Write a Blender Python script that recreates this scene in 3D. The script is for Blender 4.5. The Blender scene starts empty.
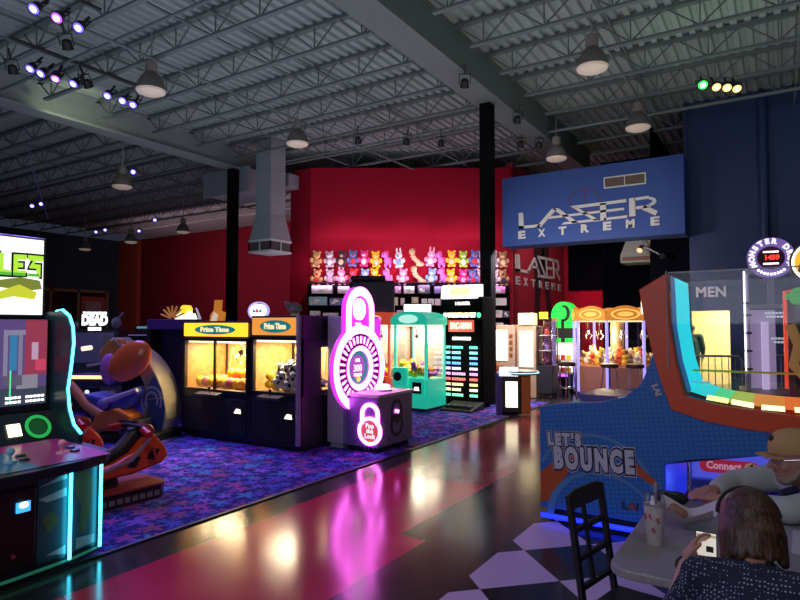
import bpy, bmesh, math, random
from mathutils import Vector, Matrix
random.seed(7)
PI = math.pi
SC = bpy.context.scene
COL = SC.collection
YAW = math.radians(32.3)
CAM_H = 1.7

# ------------------------------------------------------------------ helpers
class MB:
    """collects shapes and links them as ONE mesh object"""
    def __init__(s):
        s.v = []; s.f = []; s.m = []; s.mi = 0; s.X = Matrix.Identity(4)
    def add(s, vs, fs):
        b = len(s.v)
        s.v += [s.X @ Vector(v) for v in vs]
        s.f += [[b + i for i in f] for f in fs]
        s.m += [s.mi] * len(fs)
        return s
    def box(s, x0, x1, y0, y1, z0, z1):
        return s.add([(x0,y0,z0),(x1,y0,z0),(x1,y1,z0),(x0,y1,z0),(x0,y0,z1),(x1,y0,z1),(x1,y1,z1),(x0,y1,z1)],
                     [(0,3,2,1),(4,5,6,7),(0,1,5,4),(1,2,6,5),(2,3,7,6),(3,0,4,7)])
    def bar(s, p0, p1, w, h=None):
        p0 = Vector(p0); p1 = Vector(p1); h = h or w
        d = (p1 - p0).normalized()
        up = Vector((0,0,1)) if abs(d.z) < .95 else Vector((0,1,0))
        a = d.cross(up).normalized(); b = a.cross(d)
        vs = []
        for p in (p0, p1):
            for i, j in ((-1,-1),(1,-1),(1,1),(-1,1)):
                vs.append(p + a*(i*w/2) + b*(j*h/2))
        return s.add(vs, [(0,1,2,3),(7,6,5,4),(0,4,5,1),(1,5,6,2),(2,6,7,3),(3,7,4,0)])
    def tube(s, pts, r, n=8, closed=False, r1=None):
        pts = [Vector(p) for p in pts]; k = len(pts); vs = []
        prev = None
        for i, p in enumerate(pts):
            if closed: t = pts[(i+1) % k] - pts[i-1]
            else: t = pts[min(i+1,k-1)] - pts[max(i-1,0)]
            t.normalize()
            if prev is None:
                up = Vector((0,0,1)) if abs(t.z) < .9 else Vector((1,0,0))
                a = t.cross(up).normalized()
            else:
                a = (prev - t*prev.dot(t)).normalized()
            prev = a; b = t.cross(a)
            rr = r if r1 is None else r + (r1-r)*i/(k-1)
            for j in range(n):
                g = 2*PI*j/n
                vs.append(p + a*(rr*math.cos(g)) + b*(rr*math.sin(g)))
        fs = []
        for i in range(k if closed else k-1):
            for j in range(n):
                i2 = (i+1) % k
                fs.append((i*n+j, i*n+(j+1)%n, i2*n+(j+1)%n, i2*n+j))
        if not closed:
            fs.append(tuple(range(n))[::-1]); fs.append(tuple((k-1)*n+j for j in range(n)))
        return s.add(vs, fs)
    def cyl(s, p0, p1, r0, r1=None, n=16):
        return s.tube([p0, p1], r0, n, False, r0 if r1 is None else r1)
    def lathe(s, prof, n=20, c=(0,0,0)):
        vs = []; k = len(prof)
        for r, z in prof:
            for j in range(n):
                g = 2*PI*j/n
                vs.append((c[0]+r*math.cos(g), c[1]+r*math.sin(g), c[2]+z))
        fs = [(i*n+j, i*n+(j+1)%n, (i+1)*n+(j+1)%n, (i+1)*n+j) for i in range(k-1) for j in range(n)]
        fs.append(tuple(range(n))[::-1]); fs.append(tuple((k-1)*n+j for j in range(n)))
        return s.add(vs, fs)
    def prism(s, poly, plane, a, b):
        mp = {'xz': lambda p, d: (p[0], d, p[1]), 'yz': lambda p, d: (d, p[0], p[1]), 'xy': lambda p, d: (p[0], p[1], d)}[plane]
        n = len(poly)
        vs = [mp(p, a) for p in poly] + [mp(p, b) for p in poly]
        fs = [tuple(range(n)), tuple(range(2*n-1, n-1, -1))] + [(i, (i+1)%n, n+(i+1)%n, n+i) for i in range(n)]
        return s.add(vs, fs)
    def band(s, outer, inner, plane, a, b, closed=True, walls=False):
        """ring or strip between two outlines of equal length, extruded"""
        mp = {'xz': lambda p, d: (p[0], d, p[1]), 'yz': lambda p, d: (d, p[0], p[1]), 'xy': lambda p, d: (p[0], p[1], d)}[plane]
        n = len(outer)
        vs = [mp(p, a) for p in outer] + [mp(p, a) for p in inner] + [mp(p, b) for p in outer] + [mp(p, b) for p in inner]
        fs = []; wm_ = []
        for i in range(n if closed else n-1):
            j = (i+1) % n
            fs += [(i, j, n+j, n+i), (2*n+i, 3*n+i, 3*n+j, 2*n+j), (i, 2*n+i, 2*n+j, j), (n+i, n+j, 3*n+j, 3*n+i)]; wm_ += [1,0,1,1]
        if not closed:
            fs += [(0, n, 3*n, 2*n), (n-1, 3*n-1-n, 4*n-1, 3*n-1)][:0]; fs += [(0, n, 3*n, 2*n), (n-1, 2*n-1, 4*n-1, 3*n-1)]; wm_ += [1,1]
        s.add(vs, fs)
        if walls:
            s.m[-len(fs):] = wm_
        return s
    def ell(s, c, r, R=None, n=12, m=8):
        c = Vector(c)
        if not hasattr(r, '__len__'): r = (r, r, r)
        vs = []
        for i in range(1, m):
            t = PI*i/m
            for j in range(n):
                g = 2*PI*j/n
                v = Vector((r[0]*math.sin(t)*math.cos(g), r[1]*math.sin(t)*math.sin(g), r[2]*math.cos(t)))
                vs.append(c + (R @ v if R else v))
        a, b = Vector((0,0,r[2])), Vector((0,0,-r[2]))
        vs += [c + (R @ a if R else a), c + (R @ b if R else b)]
        fs = [(i*n+j, (i+1)*n+j, (i+1)*n+(j+1)%n, i*n+(j+1)%n) for i in range(m-2) for j in range(n)]
        T = (m-1)*n
        fs += [(T, j, (j+1)%n) for j in range(n)] + [(T+1, (m-2)*n+(j+1)%n, (m-2)*n+j) for j in range(n)]
        return s.add(vs, fs)
    def limb(s, pts, rs, n=12):
        for i in range(len(pts)):
            s.ell(pts[i], rs[i], None, n, 8)
            if i: s.tube([pts[i-1], pts[i]], rs[i-1], n, False, rs[i])
        return s
    def mesh(s, name, off=(0,0,0), recalc=True):
        me = bpy.data.meshes.new(name)
        o = Vector(off)
        me.from_pydata([tuple(v - o) for v in s.v], [], s.f)
        me.polygons.foreach_set('material_index', s.m)
        if recalc:
            bm = bmesh.new(); bm.from_mesh(me)
            bmesh.ops.recalc_face_normals(bm, faces=bm.faces)
            bm.to_mesh(me); bm.free()
        return me
    def build(s, name, mats, parent=None, smooth=True, bev=0):
        me = s.mesh(name, origin_of(parent))
        return link(name, me, mats, parent, smooth, bev)

def origin_of(o):
    v = Vector((0,0,0))
    while o is not None:
        v += o.location; o = o.parent
    return v
def link(name, me, mats, parent=None, smooth=True, bev=0):
    if not isinstance(mats, (list, tuple)): mats = [mats]
    for m in mats: me.materials.append(m)
    if smooth and len(me.polygons):
        me.polygons.foreach_set('use_smooth', [True]*len(me.polygons))
        me.set_sharp_from_angle(angle=math.radians(38))
    o = bpy.data.objects.new(name, me); COL.objects.link(o)
    if parent: o.parent = parent
    if bev:
        b = o.modifiers.new('edge', 'BEVEL'); b.width = bev; b.segments = 2; b.limit_method = 'ANGLE'; b.angle_limit = math.radians(50)
    return o
def tag(o, label, cat, group=None, kind=None):
    o['label'] = label; o['category'] = cat
    if group: o['group'] = group
    if kind: o['kind'] = kind
    return o
def thing(name, label, cat, loc=(0,0,0), rotz=0, group=None, kind=None):
    o = bpy.data.objects.new(name, None); COL.objects.link(o)
    o.location = loc; o.rotation_euler = (0,0,rotz); o.empty_display_size = .1
    return tag(o, label, cat, group, kind)
def copy_tree(o, parent=None):
    c = o.copy(); COL.objects.link(c); c.parent = parent
    for ch in list(o.children): copy_tree(ch, c)
    return c
def dup(o, loc, rotz, label):
    c = copy_tree(o); c.location = loc; c.rotation_euler = (0,0,rotz); c['label'] = label
    return c
def remeshed(mb, name, mats, parent, voxel, it=6, fac=.5):
    me = mb.mesh(name, origin_of(parent))
    o = bpy.data.objects.new('tmp', me); COL.objects.link(o)
    r = o.modifiers.new('r', 'REMESH'); r.mode = 'VOXEL'; r.voxel_size = voxel
    sm = o.modifiers.new('s', 'SMOOTH'); sm.iterations = it; sm.factor = fac
    dg = bpy.context.evaluated_depsgraph_get()
    me2 = bpy.data.meshes.new_from_object(o.evaluated_get(dg))
    bpy.data.objects.remove(o); bpy.data.meshes.remove(me)
    me2.materials.clear()
    ob = link(name, me2, mats, parent, False)
    me2.polygons.foreach_set('use_smooth', [True]*len(me2.polygons))
    me2.polygons.foreach_set('material_index', [0]*len(me2.polygons))
    return ob
def text(name, body, size, mat, parent, o, right, up, bold=0, ext=.003, space=1.0, width=None, align='CENTER', line=1.0, shear=0, kx=None):
    cu = bpy.data.curves.new('t', 'FONT'); cu.body = body; cu.size = size; cu.offset = bold; cu.extrude = ext
    cu.resolution_u = 3; cu.space_character = space; cu.align_x = align; cu.align_y = 'CENTER'; cu.space_line = line; cu.shear = shear
    t = bpy.data.objects.new('t', cu); COL.objects.link(t)
    me = bpy.data.meshes.new_from_object(t)
    bpy.data.objects.remove(t); bpy.data.curves.remove(cu)
    xs = [v.co.x for v in me.vertices]
    k = kx or (width / max(1e-6, max(xs)-min(xs)) if width else 1)
    R = Vector(right).normalized(); U = Vector(up).normalized(); N = R.cross(U)
    off = Vector(o) - origin_of(parent)
    for v in me.vertices:
        v.co = off + R*(v.co.x*k) + U*v.co.y + N*v.co.z
    me.name = name; me.materials.clear()
    return link(name, me, mat, parent, False)
def circ(cx, cy, rx, ry=None, n=40, a0=0, a1=2*PI, end=False):
    ry = rx if ry is None else ry
    k = n-1 if end else n
    return [(cx+rx*math.cos(a0+(a1-a0)*i/k), cy+ry*math.sin(a0+(a1-a0)*i/k)) for i in range(n)]
def vd(lat, dep, z=0):
    """a place by distance along and across the hall's diagonal (the prize wall is square to it)"""
    return (-math.sin(YAW)*dep + math.cos(YAW)*lat, math.cos(YAW)*dep + math.sin(YAW)*lat, z)
ORD = ['first','second','third','fourth','fifth','sixth','seventh','eighth','ninth','tenth','eleventh','twelfth','thirteenth','fourteenth','fifteenth','sixteenth','seventeenth','eighteenth','nineteenth','twentieth']

# ------------------------------------------------------------------ materials
class NT:
    def __init__(s, name):
        s.mat = bpy.data.materials.new(name); s.mat.use_nodes = True
        s.t = s.mat.node_tree; s.n = s.t.nodes
        s.b = s.n['Principled BSDF']; s.out = s.n['Material Output']
    def node(s, ty, **kw):
        x = s.n.new(ty)
        for k, v in kw.items(): setattr(x, k, v)
        return x
    def put(s, sock, v):
        if hasattr(v, 'is_linked') or isinstance(v, bpy.types.NodeSocket): s.t.links.new(v, sock)
        else: sock.default_value = v
    def math(s, op, a, b=0, c=None):
        x = s.node('ShaderNodeMath', operation=op)
        s.put(x.inputs[0], a); s.put(x.inputs[1], b)
        if c is not None: s.put(x.inputs[2], c)
        return x.outputs[0]
    def mix(s, fac, a, b):
        x = s.node('ShaderNodeMix', data_type='RGBA')
        s.put(x.inputs[0], fac)
        for sock, v in ((x.inputs[6], a), (x.inputs[7], b)):
            s.put(sock, (*v, 1) if isinstance(v, tuple) and len(v) == 3 else v)
        return x.outputs[2]
    def noise(s, scale, detail=2, vec=None, rough=.5):
        x = s.node('ShaderNodeTexNoise'); x.inputs['Scale'].default_value = scale; x.inputs['Detail'].default_value = detail
        x.inputs['Roughness'].default_value = rough
        if vec is not None: s.put(x.inputs['Vector'], vec)
        return x.outputs['Fac']
    def coord(s):
        return s.node('ShaderNodeTexCoord').outputs['Object']
def M(name, col, rough=.5, metal=0, emit=None, es=0, var=.12, scale=6, spec=.5, bump=0, coat=0):
    t = NT(name); b = t.b
    n = t.noise(scale, 3, t.coord())
    lo = tuple(c*(1-var) for c in col); hi = tuple(min(1, c*(1+var)) for c in col)
    t.put(b.inputs['Base Color'], t.mix(n, lo, hi))
    b.inputs['Roughness'].default_value = rough; b.inputs['Metallic'].default_value = metal
    b.inputs['Specular IOR Level'].default_value = spec
    b.inputs['Coat Weight'].default_value = coat
    if emit:
        b.inputs['Emission Color'].default_value = (*emit, 1); b.inputs['Emission Strength'].default_value = es
    if bump:
        bp = t.node('ShaderNodeBump'); bp.inputs['Strength'].default_value = bump; bp.inputs['Distance'].default_value = .02
        t.put(bp.inputs['Height'], t.noise(scale*8, 2, t.coord())); t.put(b.inputs['Normal'], bp.outputs[0])
    return t.mat
def E(name, col, es, base=None):
    return M(name, base or tuple(c*.5 for c in col), .4, 0, col, es)
def glass(name, tint=(1,1,1), gloss=.06):
    t = NT(name); t.n.remove(t.b)
    tr = t.node('ShaderNodeBsdfTransparent'); tr.inputs[0].default_value = (*tint, 1)
    gl = t.node('ShaderNodeBsdfGlossy'); gl.inputs['Roughness'].default_value = .03
    lw = t.node('ShaderNodeLayerWeight'); lw.inputs[0].default_value = .25
    f = t.math('ADD', t.math('MULTIPLY', lw.outputs['Fresnel'], .35), gloss*.3)
    mx = t.node('ShaderNodeMixShader'); t.put(mx.inputs[0], f); t.put(mx.inputs[1], tr.outputs[0]); t.put(mx.inputs[2], gl.outputs[0])
    t.put(t.out.inputs[0], mx.outputs[0])
    return t.mat

BLACK = M('black_laminate', (.012,.012,.014), .35)
BLACKM = M('black_matte', (.01,.01,.011), .7)
DARK = M('dark_grey_panel', (.03,.03,.036), .45)
STEELK = M('black_steel', (.008,.008,.009), .5)
POSTK = M('matt_black_post', (.006,.006,.007), .95, spec=.05)
CHROME = M('chrome', (.6,.6,.62), .18, 1)
STEEL = M('galvanised_steel', (.33,.36,.38), .45, .35, bump=.05)
STEELP = M('painted_joist_steel', (.13,.155,.16), .6)
DECK = M('roof_deck_steel', (.30,.34,.345), .65, bump=.03)
DUCT = M('duct_steel', (.36,.39,.44), .5, .3, scale=3)
PENDM = M('pendant_shade', (.17,.15,.14), .6)
PENDL = M('pendant_lens', (.75,.6,.5), .35, 0, (.9,.68,.56), .13)  # faint emission imitates light reflected by the switched-off lens
REDW = M('red_wall_paint', (.40,.006,.028), .8, scale=2, var=.06, spec=.15)
DREDW = M('dark_red_wall_paint', (.14,.007,.018), .85, spec=.1, scale=2, var=.06)
BLUEW = M('navy_wall_paint', (.014,.030,.115), .55, scale=2, var=.06)
SIGNB = M('blue_bulkhead_paint', (.030,.075,.29), .7, scale=2, var=.06)
TEALW = M('teal_wall_paint', (.012,.035,.055), .6, scale=2)
NAVYD = M('dark_alcove_tone', (.0025,.003,.007), .95, spec=.03)
LETTER = M('pale_letter_paint', (.62,.60,.56), .5)
LETTERD = M('grey_letter_paint', (.62,.58,.58), .5)
WHITE = M('white_plastic', (.75,.75,.76), .4)
GREYP = M('light_grey_panel', (.36,.33,.37), .45)
RUBBER = M('rubber', (.012,.012,.012), .85)
REDP = M('red_plastic', (.55,.02,.015), .35)
ORANGEP = M('orange_red_plastic', (.75,.07,.015), .35)
WOODF = M('wood_frame', (.22,.13,.06), .5)
CLEAR = glass('clear_glass')
ACRYL = glass('clear_acrylic', (.97,.98,1), .03)
TBROWN = glass('smoked_acrylic', (.80,.66,.50), .1)

EW = E('white_light', (1,.98,.95), 2.2)
EWARM = E('warm_white_light', (1,.86,.55), 2.4)
ECREAM = E('cream_backlight', (1,.86,.58), 2.4)
EYEL = E('yellow_backlight', (1,.66,.03), 1.15)
EPINKW = E('pink_white_tube', (1,.17,.93), 7.5)
EMAG = E('magenta_backlight', (.75,.03,.80), 1.1)
EMAGT = E('magenta_tube_side', (.85,.05,.9), 1.0)
ECYAN = E('cyan_tube', (.06,.72,1), 6.5)
ECYANP = E('cyan_lit_panel', (.0,.62,.72), 1.0)
EBLUEP = E('blue_lit_panel', (.01,.13,.40), .5)
EGREEN = E('green_light', (.01,.85,.06), 1.2)
ELAV = E('lavender_tube', (.38,.32,1), 1.0)
EBLUE = E('blue_tube', (.012,.035,1), 1.5)
ERED = E('red_led', (1,.03,.02), 3)
EORNG = E('orange_tube', (1,.34,.12), 4)
EORNGP = E('orange_lit_panel', (1,.20,.01), .8)
PARW = E('blue_white_lens', (.13,.10,1), 2.2)
PARP = E('violet_white_lens', (.40,.08,1), 2.0)
PARG = E('green_lens', (.03,1,.10), 2.2)
PARY = E('amber_lens', (1,.62,.18), 1.9)

# polished concrete, painted bands and chequered tiles
def floor_mat():
    t = NT('painted_concrete_floor'); g = t.node('ShaderNodeSeparateXYZ')
    co = t.coord(); t.put(g.inputs[0], co); x, y = g.outputs[0], g.outputs[1]
    def rng(v, a, b): return t.math('MULTIPLY', t.math('GREATER_THAN', v, a), t.math('LESS_THAN', v, b))
    red = t.math('ADD', t.math('MULTIPLY', rng(x,-3.84,-2.4), t.math('LESS_THAN', y, 4.17)),
                 t.math('MULTIPLY', rng(x,-3.9,-2.65), rng(y,4.17,5.92)))
    tan = t.math('ADD', t.math('MULTIPLY', rng(x,-3.95,-2.65), rng(y,5.92,8.4)), t.math('MULTIPLY', rng(x,-4.1,-3.2), rng(y,8.4,12.2)))
    h = .395
    dx = t.math('ADD', x, 1.67); dy = t.math('SUBTRACT', y, 4.0)
    p = t.math('FLOOR', t.math('DIVIDE', t.math('ADD', t.math('ADD', dx, dy), h), 2*h))
    q = t.math('FLOOR', t.math('DIVIDE', t.math('ADD', t.math('SUBTRACT', dx, dy), h), 2*h))
    par = t.math('FRACT', t.math('ABSOLUTE', t.math('MULTIPLY', t.math('ADD', p, q), .5)))
    white = t.math('LESS_THAN', par, .25)
    chk = t.math('MULTIPLY', t.math('GREATER_THAN', x, -1.82), t.math('LESS_THAN', y, 6.3))
    n = t.noise(1.3, 5, co); n2 = t.noise(22, 3, co)
    def v(c, k=.25): return t.mix(n, tuple(a*(1-k) for a in c), tuple(a*(1+k) for a in c))
    c = v((.030,.027,.027), .5)
    c = t.mix(red, c, v((.62,.014,.07)))
    c = t.mix(tan, c, v((.30,.055,.06), .4))
    c = t.mix(chk, c, t.mix(white, v((.013,.012,.022)), v((.60,.47,.60), .12)))
    t.put(t.b.inputs['Base Color'], c)
    t.put(t.b.inputs['Roughness'], t.math('ADD', t.math('MULTIPLY', n, .14), .10))
    t.b.inputs['Specular IOR Level'].default_value = .6
    bp = t.node('ShaderNodeBump'); bp.inputs['Strength'].default_value = .12; bp.inputs['Distance'].default_value = .01
    t.put(bp.inputs['Height'], t.math('ADD', t.noise(3.0, 2, co), t.math('MULTIPLY', n2, .06))); t.put(t.b.inputs['Normal'], bp.outputs[0])
    return t.mat
FLOOR = floor_mat()
def carpet_mat():
    t = NT('star_pattern_carpet'); co = t.coord()
    def stars(scale, R, ramp, k=5, shift=0):
        mp = t.node('ShaderNodeMapping'); mp.inputs['Scale'].default_value = (scale,scale,scale); mp.inputs['Location'].default_value = (shift,shift*.7,0)
        t.put(mp.inputs[0], co)
        vo = t.node('ShaderNodeTexVoronoi', voronoi_dimensions='2D'); vo.inputs['Scale'].default_value = 1; vo.inputs['Randomness'].default_value = .85
        t.put(vo.inputs['Vector'], mp.outputs[0])
        d = t.node('ShaderNodeVectorMath', operation='SUBTRACT'); t.put(d.inputs[0], mp.outputs[0]); t.put(d.inputs[1], vo.outputs['Position'])
        s = t.node('ShaderNodeSeparateXYZ'); t.put(s.inputs[0], d.outputs[0])
        cs = t.node('ShaderNodeSeparateColor'); t.put(cs.inputs[0], vo.outputs['Color'])
        ang = t.math('ADD', t.math('ARCTAN2', s.outputs[1], s.outputs[0]), t.math('MULTIPLY', cs.outputs[0], 6.28))
        r = t.math('POWER', t.math('ADD', t.math('POWER', s.outputs[0], 2), t.math('POWER', s.outputs[1], 2)), .5)
        sh = t.math('PINGPONG', t.math('MULTIPLY', ang, k/(2*PI)), .5)
        lim = t.math('MULTIPLY', t.math('ADD', t.math('MULTIPLY', cs.outputs[1], .5), .6), t.math('SUBTRACT', R, t.math('MULTIPLY', sh, R*1.55)))
        m = t.math('LESS_THAN', r, lim)
        cr = t.node('ShaderNodeValToRGB'); cr.color_ramp.interpolation = 'CONSTANT'
        e = cr.color_ramp.elements
        while len(e) < len(ramp): e.new(.5)
        for i, c in enumerate(ramp): e[i].position = i/len(ramp); e[i].color = (*c, 1)
        t.put(cr.inputs[0], cs.outputs[2])
        return m, cr.outputs[0]
    base = t.mix(t.noise(7, 5, co, .7), (.006,.006,.07), (.045,.035,.36))
    m2, c2 = stars(8.5, .62, [(.10,.07,.55),(.26,.05,.45),(.05,.12,.50),(.14,.08,.65)], 5, 3.1)
    m1, c1 = stars(4.6, .60, [(.40,.07,.42),(.07,.26,.68),(.30,.13,.85),(.30,.08,.22),(.22,.10,.75),(.09,.10,.7),(.26,.15,.8)], 5)
    c = t.mix(m2, base, c2); c = t.mix(m1, c, c1)
    pile = t.noise(70, 2, co)
    c = t.mix(t.math('MULTIPLY', pile, .6), c, (.01,.01,.05))
    t.put(t.b.inputs['Base Color'], c); t.b.inputs['Roughness'].default_value = .95; t.b.inputs['Specular IOR Level'].default_value = .1
    bp = t.node('ShaderNodeBump'); bp.inputs['Strength'].default_value = .3; t.put(bp.inputs['Height'], pile); t.put(t.b.inputs['Normal'], bp.outputs[0])
    return t.mat
CARPET = carpet_mat()
# ------------------------------------------------------------------ the setting
def struct(name, mb, mat, label, cat, bev=0, smooth=False):
    return tag(mb.build(name, mat, None, smooth, bev), label, cat, None, 'structure')
struct('floor', MB().box(-40,9,-4,27,-.12,0), FLOOR, 'polished concrete floor with painted red bands and chequered tiles', 'floor')
struct('carpet', MB().box(-34,-4.28,-1,12.9,0,.012), CARPET, 'dark blue star patterned carpet under the arcade machines', 'carpet')
struct('carpet', MB().box(-.55,6,6.35,11,0,.012), CARPET, 'star patterned carpet behind the blue bounce machine', 'carpet')
struct('trim_1', MB().box(-4.285,-4.25,-1,12.9,0,.014), STEELK, 'thin dark carpet edging strip beside the polished floor', 'trim')
# corrugated roof deck
mb = MB(); prof = []; x = -34.0
while x < 9:
    prof += [(x,7.3),(x+.10,7.3),(x+.125,7.36),(x+.205,7.36)]; x += .23
vs = [(p[0],-4,p[1]) for p in prof] + [(p[0],27,p[1]) for p in prof] + [(p[0],-4,p[1]+.05) for p in prof] + [(p[0],27,p[1]+.05) for p in prof]
n = len(prof); mb.add(vs, [(i,i+1,n+i+1,n+i) for i in range(n-1)] + [(2*n+i,3*n+i,3*n+i+1,2*n+i+1) for i in range(n-1)])
struct('ceiling', mb, DECK, 'grey corrugated metal roof deck', 'ceiling')
# girders
for gx, lab in ((-5.3,'wide grey steel girder running over the black post'), (-14.4,'grey steel girder crossing the upper left of the hall')):
    mb = MB().box(gx-.05,gx+.05,-4,22,6.64,7.28).box(gx-.24,gx+.24,-4,22,6.58,6.64).box(gx-.24,gx+.24,-4,22,7.24,7.29)
    if gx > -10: mb = MB().box(gx-.05,gx+.29,-4,19.3,6.63,7.28).box(gx-.30,gx+.31,-4,19.3,6.56,6.63).box(gx-.24,gx+.3,-4,19.3,7.24,7.29)
    struct('girder', mb, STEELP if gx > -10 else STEEL, lab, 'girder')
# open web joists
def joist(x0, x1, y, lab):
    t = thing('roof_joist', lab, 'roof joist', (x0,y,6.8), 0, 'open web roof joists', 'structure')
    n = max(1, round((x1-x0)/1.15)); d = (x1-x0)/n
    MB().box(x0,x1,y-.06,y+.06,7.24,7.3).build('top_chord', STEELP, t, False)
    MB().box(x0+.3,x1-.3,y-.05,y+.05,6.8,6.845).build('bottom_chord', STEELP, t, False)
    w = MB()
    for i in range(n):
        a = x0+i*d; m = a+d/2
        w.bar((a+.05,y,7.25),(m,y,6.83),.022); w.bar((m,y,6.83),(a+d-.05,y,7.25),.022); w.bar((m,y,6.83),(m,y,7.25),.02)
    w.build('web', STEELP, t, False)
k = 0; y = 2.85
while y < 21:
    joist(-5.0, 8.6, y, 'open web steel joist to the right of the wide girder')
    joist(-14.3, -5.6, y, 'open web steel joist between the two girders')
    if y > 4: joist(-34, -14.5, y, 'open web steel joist in the dark left bay')
    y += 1.4
for i, bx in enumerate((-11.6,-8.4,-2.6,.4,3.2,-19.5)):
    struct('bridging', MB().bar((bx,2,6.83),(bx,21,6.83),.035).bar((bx+.1,2,7.2),(bx+.1,21,7.2),.03), STEELP, 'thin steel bridging line tying the roof joists, ' + ORD[i] + ' of six', 'bridging')
mb = MB()
for yy in (6.1, 13.5): mb.tube([(-14.1,yy,6.70),(-5.7,yy,6.74)], .03, 8)
mb.tube([(-5,15.1,6.72),(8,15.1,6.72)], .035, 8)
mb.tube([(-9.8,2,6.68),(-9.8,18,6.68)], .03, 8)
struct('sprinkler_pipe', mb, STEELP, 'thin grey sprinkler pipes hung below the roof joists', 'pipe')
# posts
for i, (px, py, lab) in enumerate(((-5.35,12.05,'tall square black post in front of the plush toy wall'), (-14.35,12.93,'black post under the grey duct box on the left'))):
    struct('post', MB().box(px-.13,px+.13,py-.13,py+.13,0,6.56).box(px-.2,px+.2,py-.2,py+.2,0,.03), POSTK, lab, 'post', .01)
# walls
struct('wall_back', MB().box(-40,-11.5,24,24.2,0,7.3), DREDW, 'dark red back wall of the hall', 'wall')
struct('wall_left', MB().box(-37.4,-37.2,-4,24,0,7.3), TEALW, 'dark teal wall at the far left', 'wall')
struct('wall_orange', MB().box(-37.2,-35.2,23.7,24,0,7.3), M('rust_wall_paint', (.30,.04,.02), .6), 'dull rust red wall section in the far left corner', 'wall')
# prize wall, square to the hall's diagonal, with a return on its left
a = Vector(vd(-2.85,19)); b = Vector(vd(3.55,19)); nrm = Vector((math.sin(YAW)*-1, math.cos(YAW), 0))
c = a + Vector((-.9,.05,0))
mb = MB().prism([(a.x,a.y),(b.x,b.y),(b.x+nrm.x*.2,b.y+nrm.y*.2),(a.x+nrm.x*.2,a.y+nrm.y*.2)], 'xy', 0, 6.72)
struct('wall_prize', mb, REDW, 'bright red wall behind the plush toys', 'wall')
struct('wall_return', MB().prism([(a.x,a.y),(c.x,c.y),(c.x,c.y+8.8),(a.x,a.y+.25)], 'xy', 0, 6.72), REDW, 'red wall corner to the left of the plush toys', 'wall')
lw = b.x + .02
struct('wall_laser', MB().box(lw-.2,lw,b.y+.05,24,0,6.9), M('red_side_wall_paint', (.36,.012,.03), .6, scale=2), 'red side wall carrying the small LASER EXTREME sign', 'wall')
# laser tag entrance under the bulkhead
struct('wall_alcove', MB().box(lw,-4.9,23.4,23.6,0,6.9), REDW, 'red wall at the back of the laser tag entrance', 'wall')
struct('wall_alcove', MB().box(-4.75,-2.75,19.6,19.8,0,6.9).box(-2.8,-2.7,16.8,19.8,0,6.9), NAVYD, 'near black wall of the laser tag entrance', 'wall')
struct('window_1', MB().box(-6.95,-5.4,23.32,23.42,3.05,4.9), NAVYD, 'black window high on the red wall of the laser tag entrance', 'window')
struct('wall_bulkhead', MB().box(-6.54,-1.87,15.75,16.5,3.9,5.83), SIGNB, 'blue bulkhead box carrying the LASER EXTREME sign', 'bulkhead')
D0, D1 = -1.87, -1.02
struct('wall_alcove', MB().box(-2.8,D0,16.55,16.75,0,3.9), NAVYD, 'dark wall under the right end of the blue bulkhead', 'wall')  # shade under the bulkhead put into a near black colour
struct('wall_right', MB().box(D1,8.6,16.55,16.75,0,7.3).box(D0,D1,16.55,16.75,2.05,7.3).box(-1.95,-1.87,16.5,16.75,3.9,7.3), BLUEW, 'dark blue wall with the MEN doorway', 'wall')
struct('wall_side', MB().box(8.6,8.8,-4,16.7,0,7.3), BLUEW, 'dark blue side wall at the right of the hall', 'wall')
TILE = M('beige_wall_tile', (.62,.52,.30), .35, scale=3)
struct('wall_restroom', MB().box(-2.65,1.2,19.55,19.7,0,2.6).box(1.1,1.2,16.8,19.6,0,2.6).box(-2.65,-2.6,16.8,19.6,0,2.6).box(-2.6,1.2,16.8,19.6,2.55,2.6), TILE, 'beige tiled wall inside the men\'s room doorway', 'wall')
struct('pipe', MB().tube([(-.24,16.45,2.7),(-.24,16.45,7.2)], .11, 12).tube([(-.24,16.45,5.6),(-.24,16.45,5.75)], .13, 12), BLUEW, 'blue painted drain pipe running up the blue wall', 'pipe')
t = tag(text('wall_lettering', 'MEN', .34, WHITE, None, (-1.41,16.53,2.5), (1,0,0), (0,0,1), .012, .008, 1.05, .66), 'pale letters MEN on the blue wall above the doorway', 'sign')
# rear window frames on the left
t = thing('window_frame', 'wide dark window frame with a small picture at the far left', 'window', (-37.1,20,0))
mb = MB()
for yy in (17.6,19.3,21.0,22.9): mb.box(-37.2,-37.1,yy-.08,yy+.08,1.2,3.9)
mb.box(-37.2,-37.1,17.6,22.9,3.76,3.92).box(-37.2,-37.1,17.6,22.9,1.2,1.32).build('frame', WOODF, t)
MB().box(-37.19,-37.15,17.6,22.9,1.32,3.76).build('pane', M('dark_pane', (.006,.01,.014), .2), t)
pf = MB().box(-37.12,-37.08,21.15,22.75,2.0,3.5).build('picture', M('faded_red_poster', (.35,.06,.06), .5), t)
MB().box(-37.08,-37.06,21.45,22.45,2.1,3.2).build('picture_middle', M('poster_grey', (.3,.25,.25), .5), pf)

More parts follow.
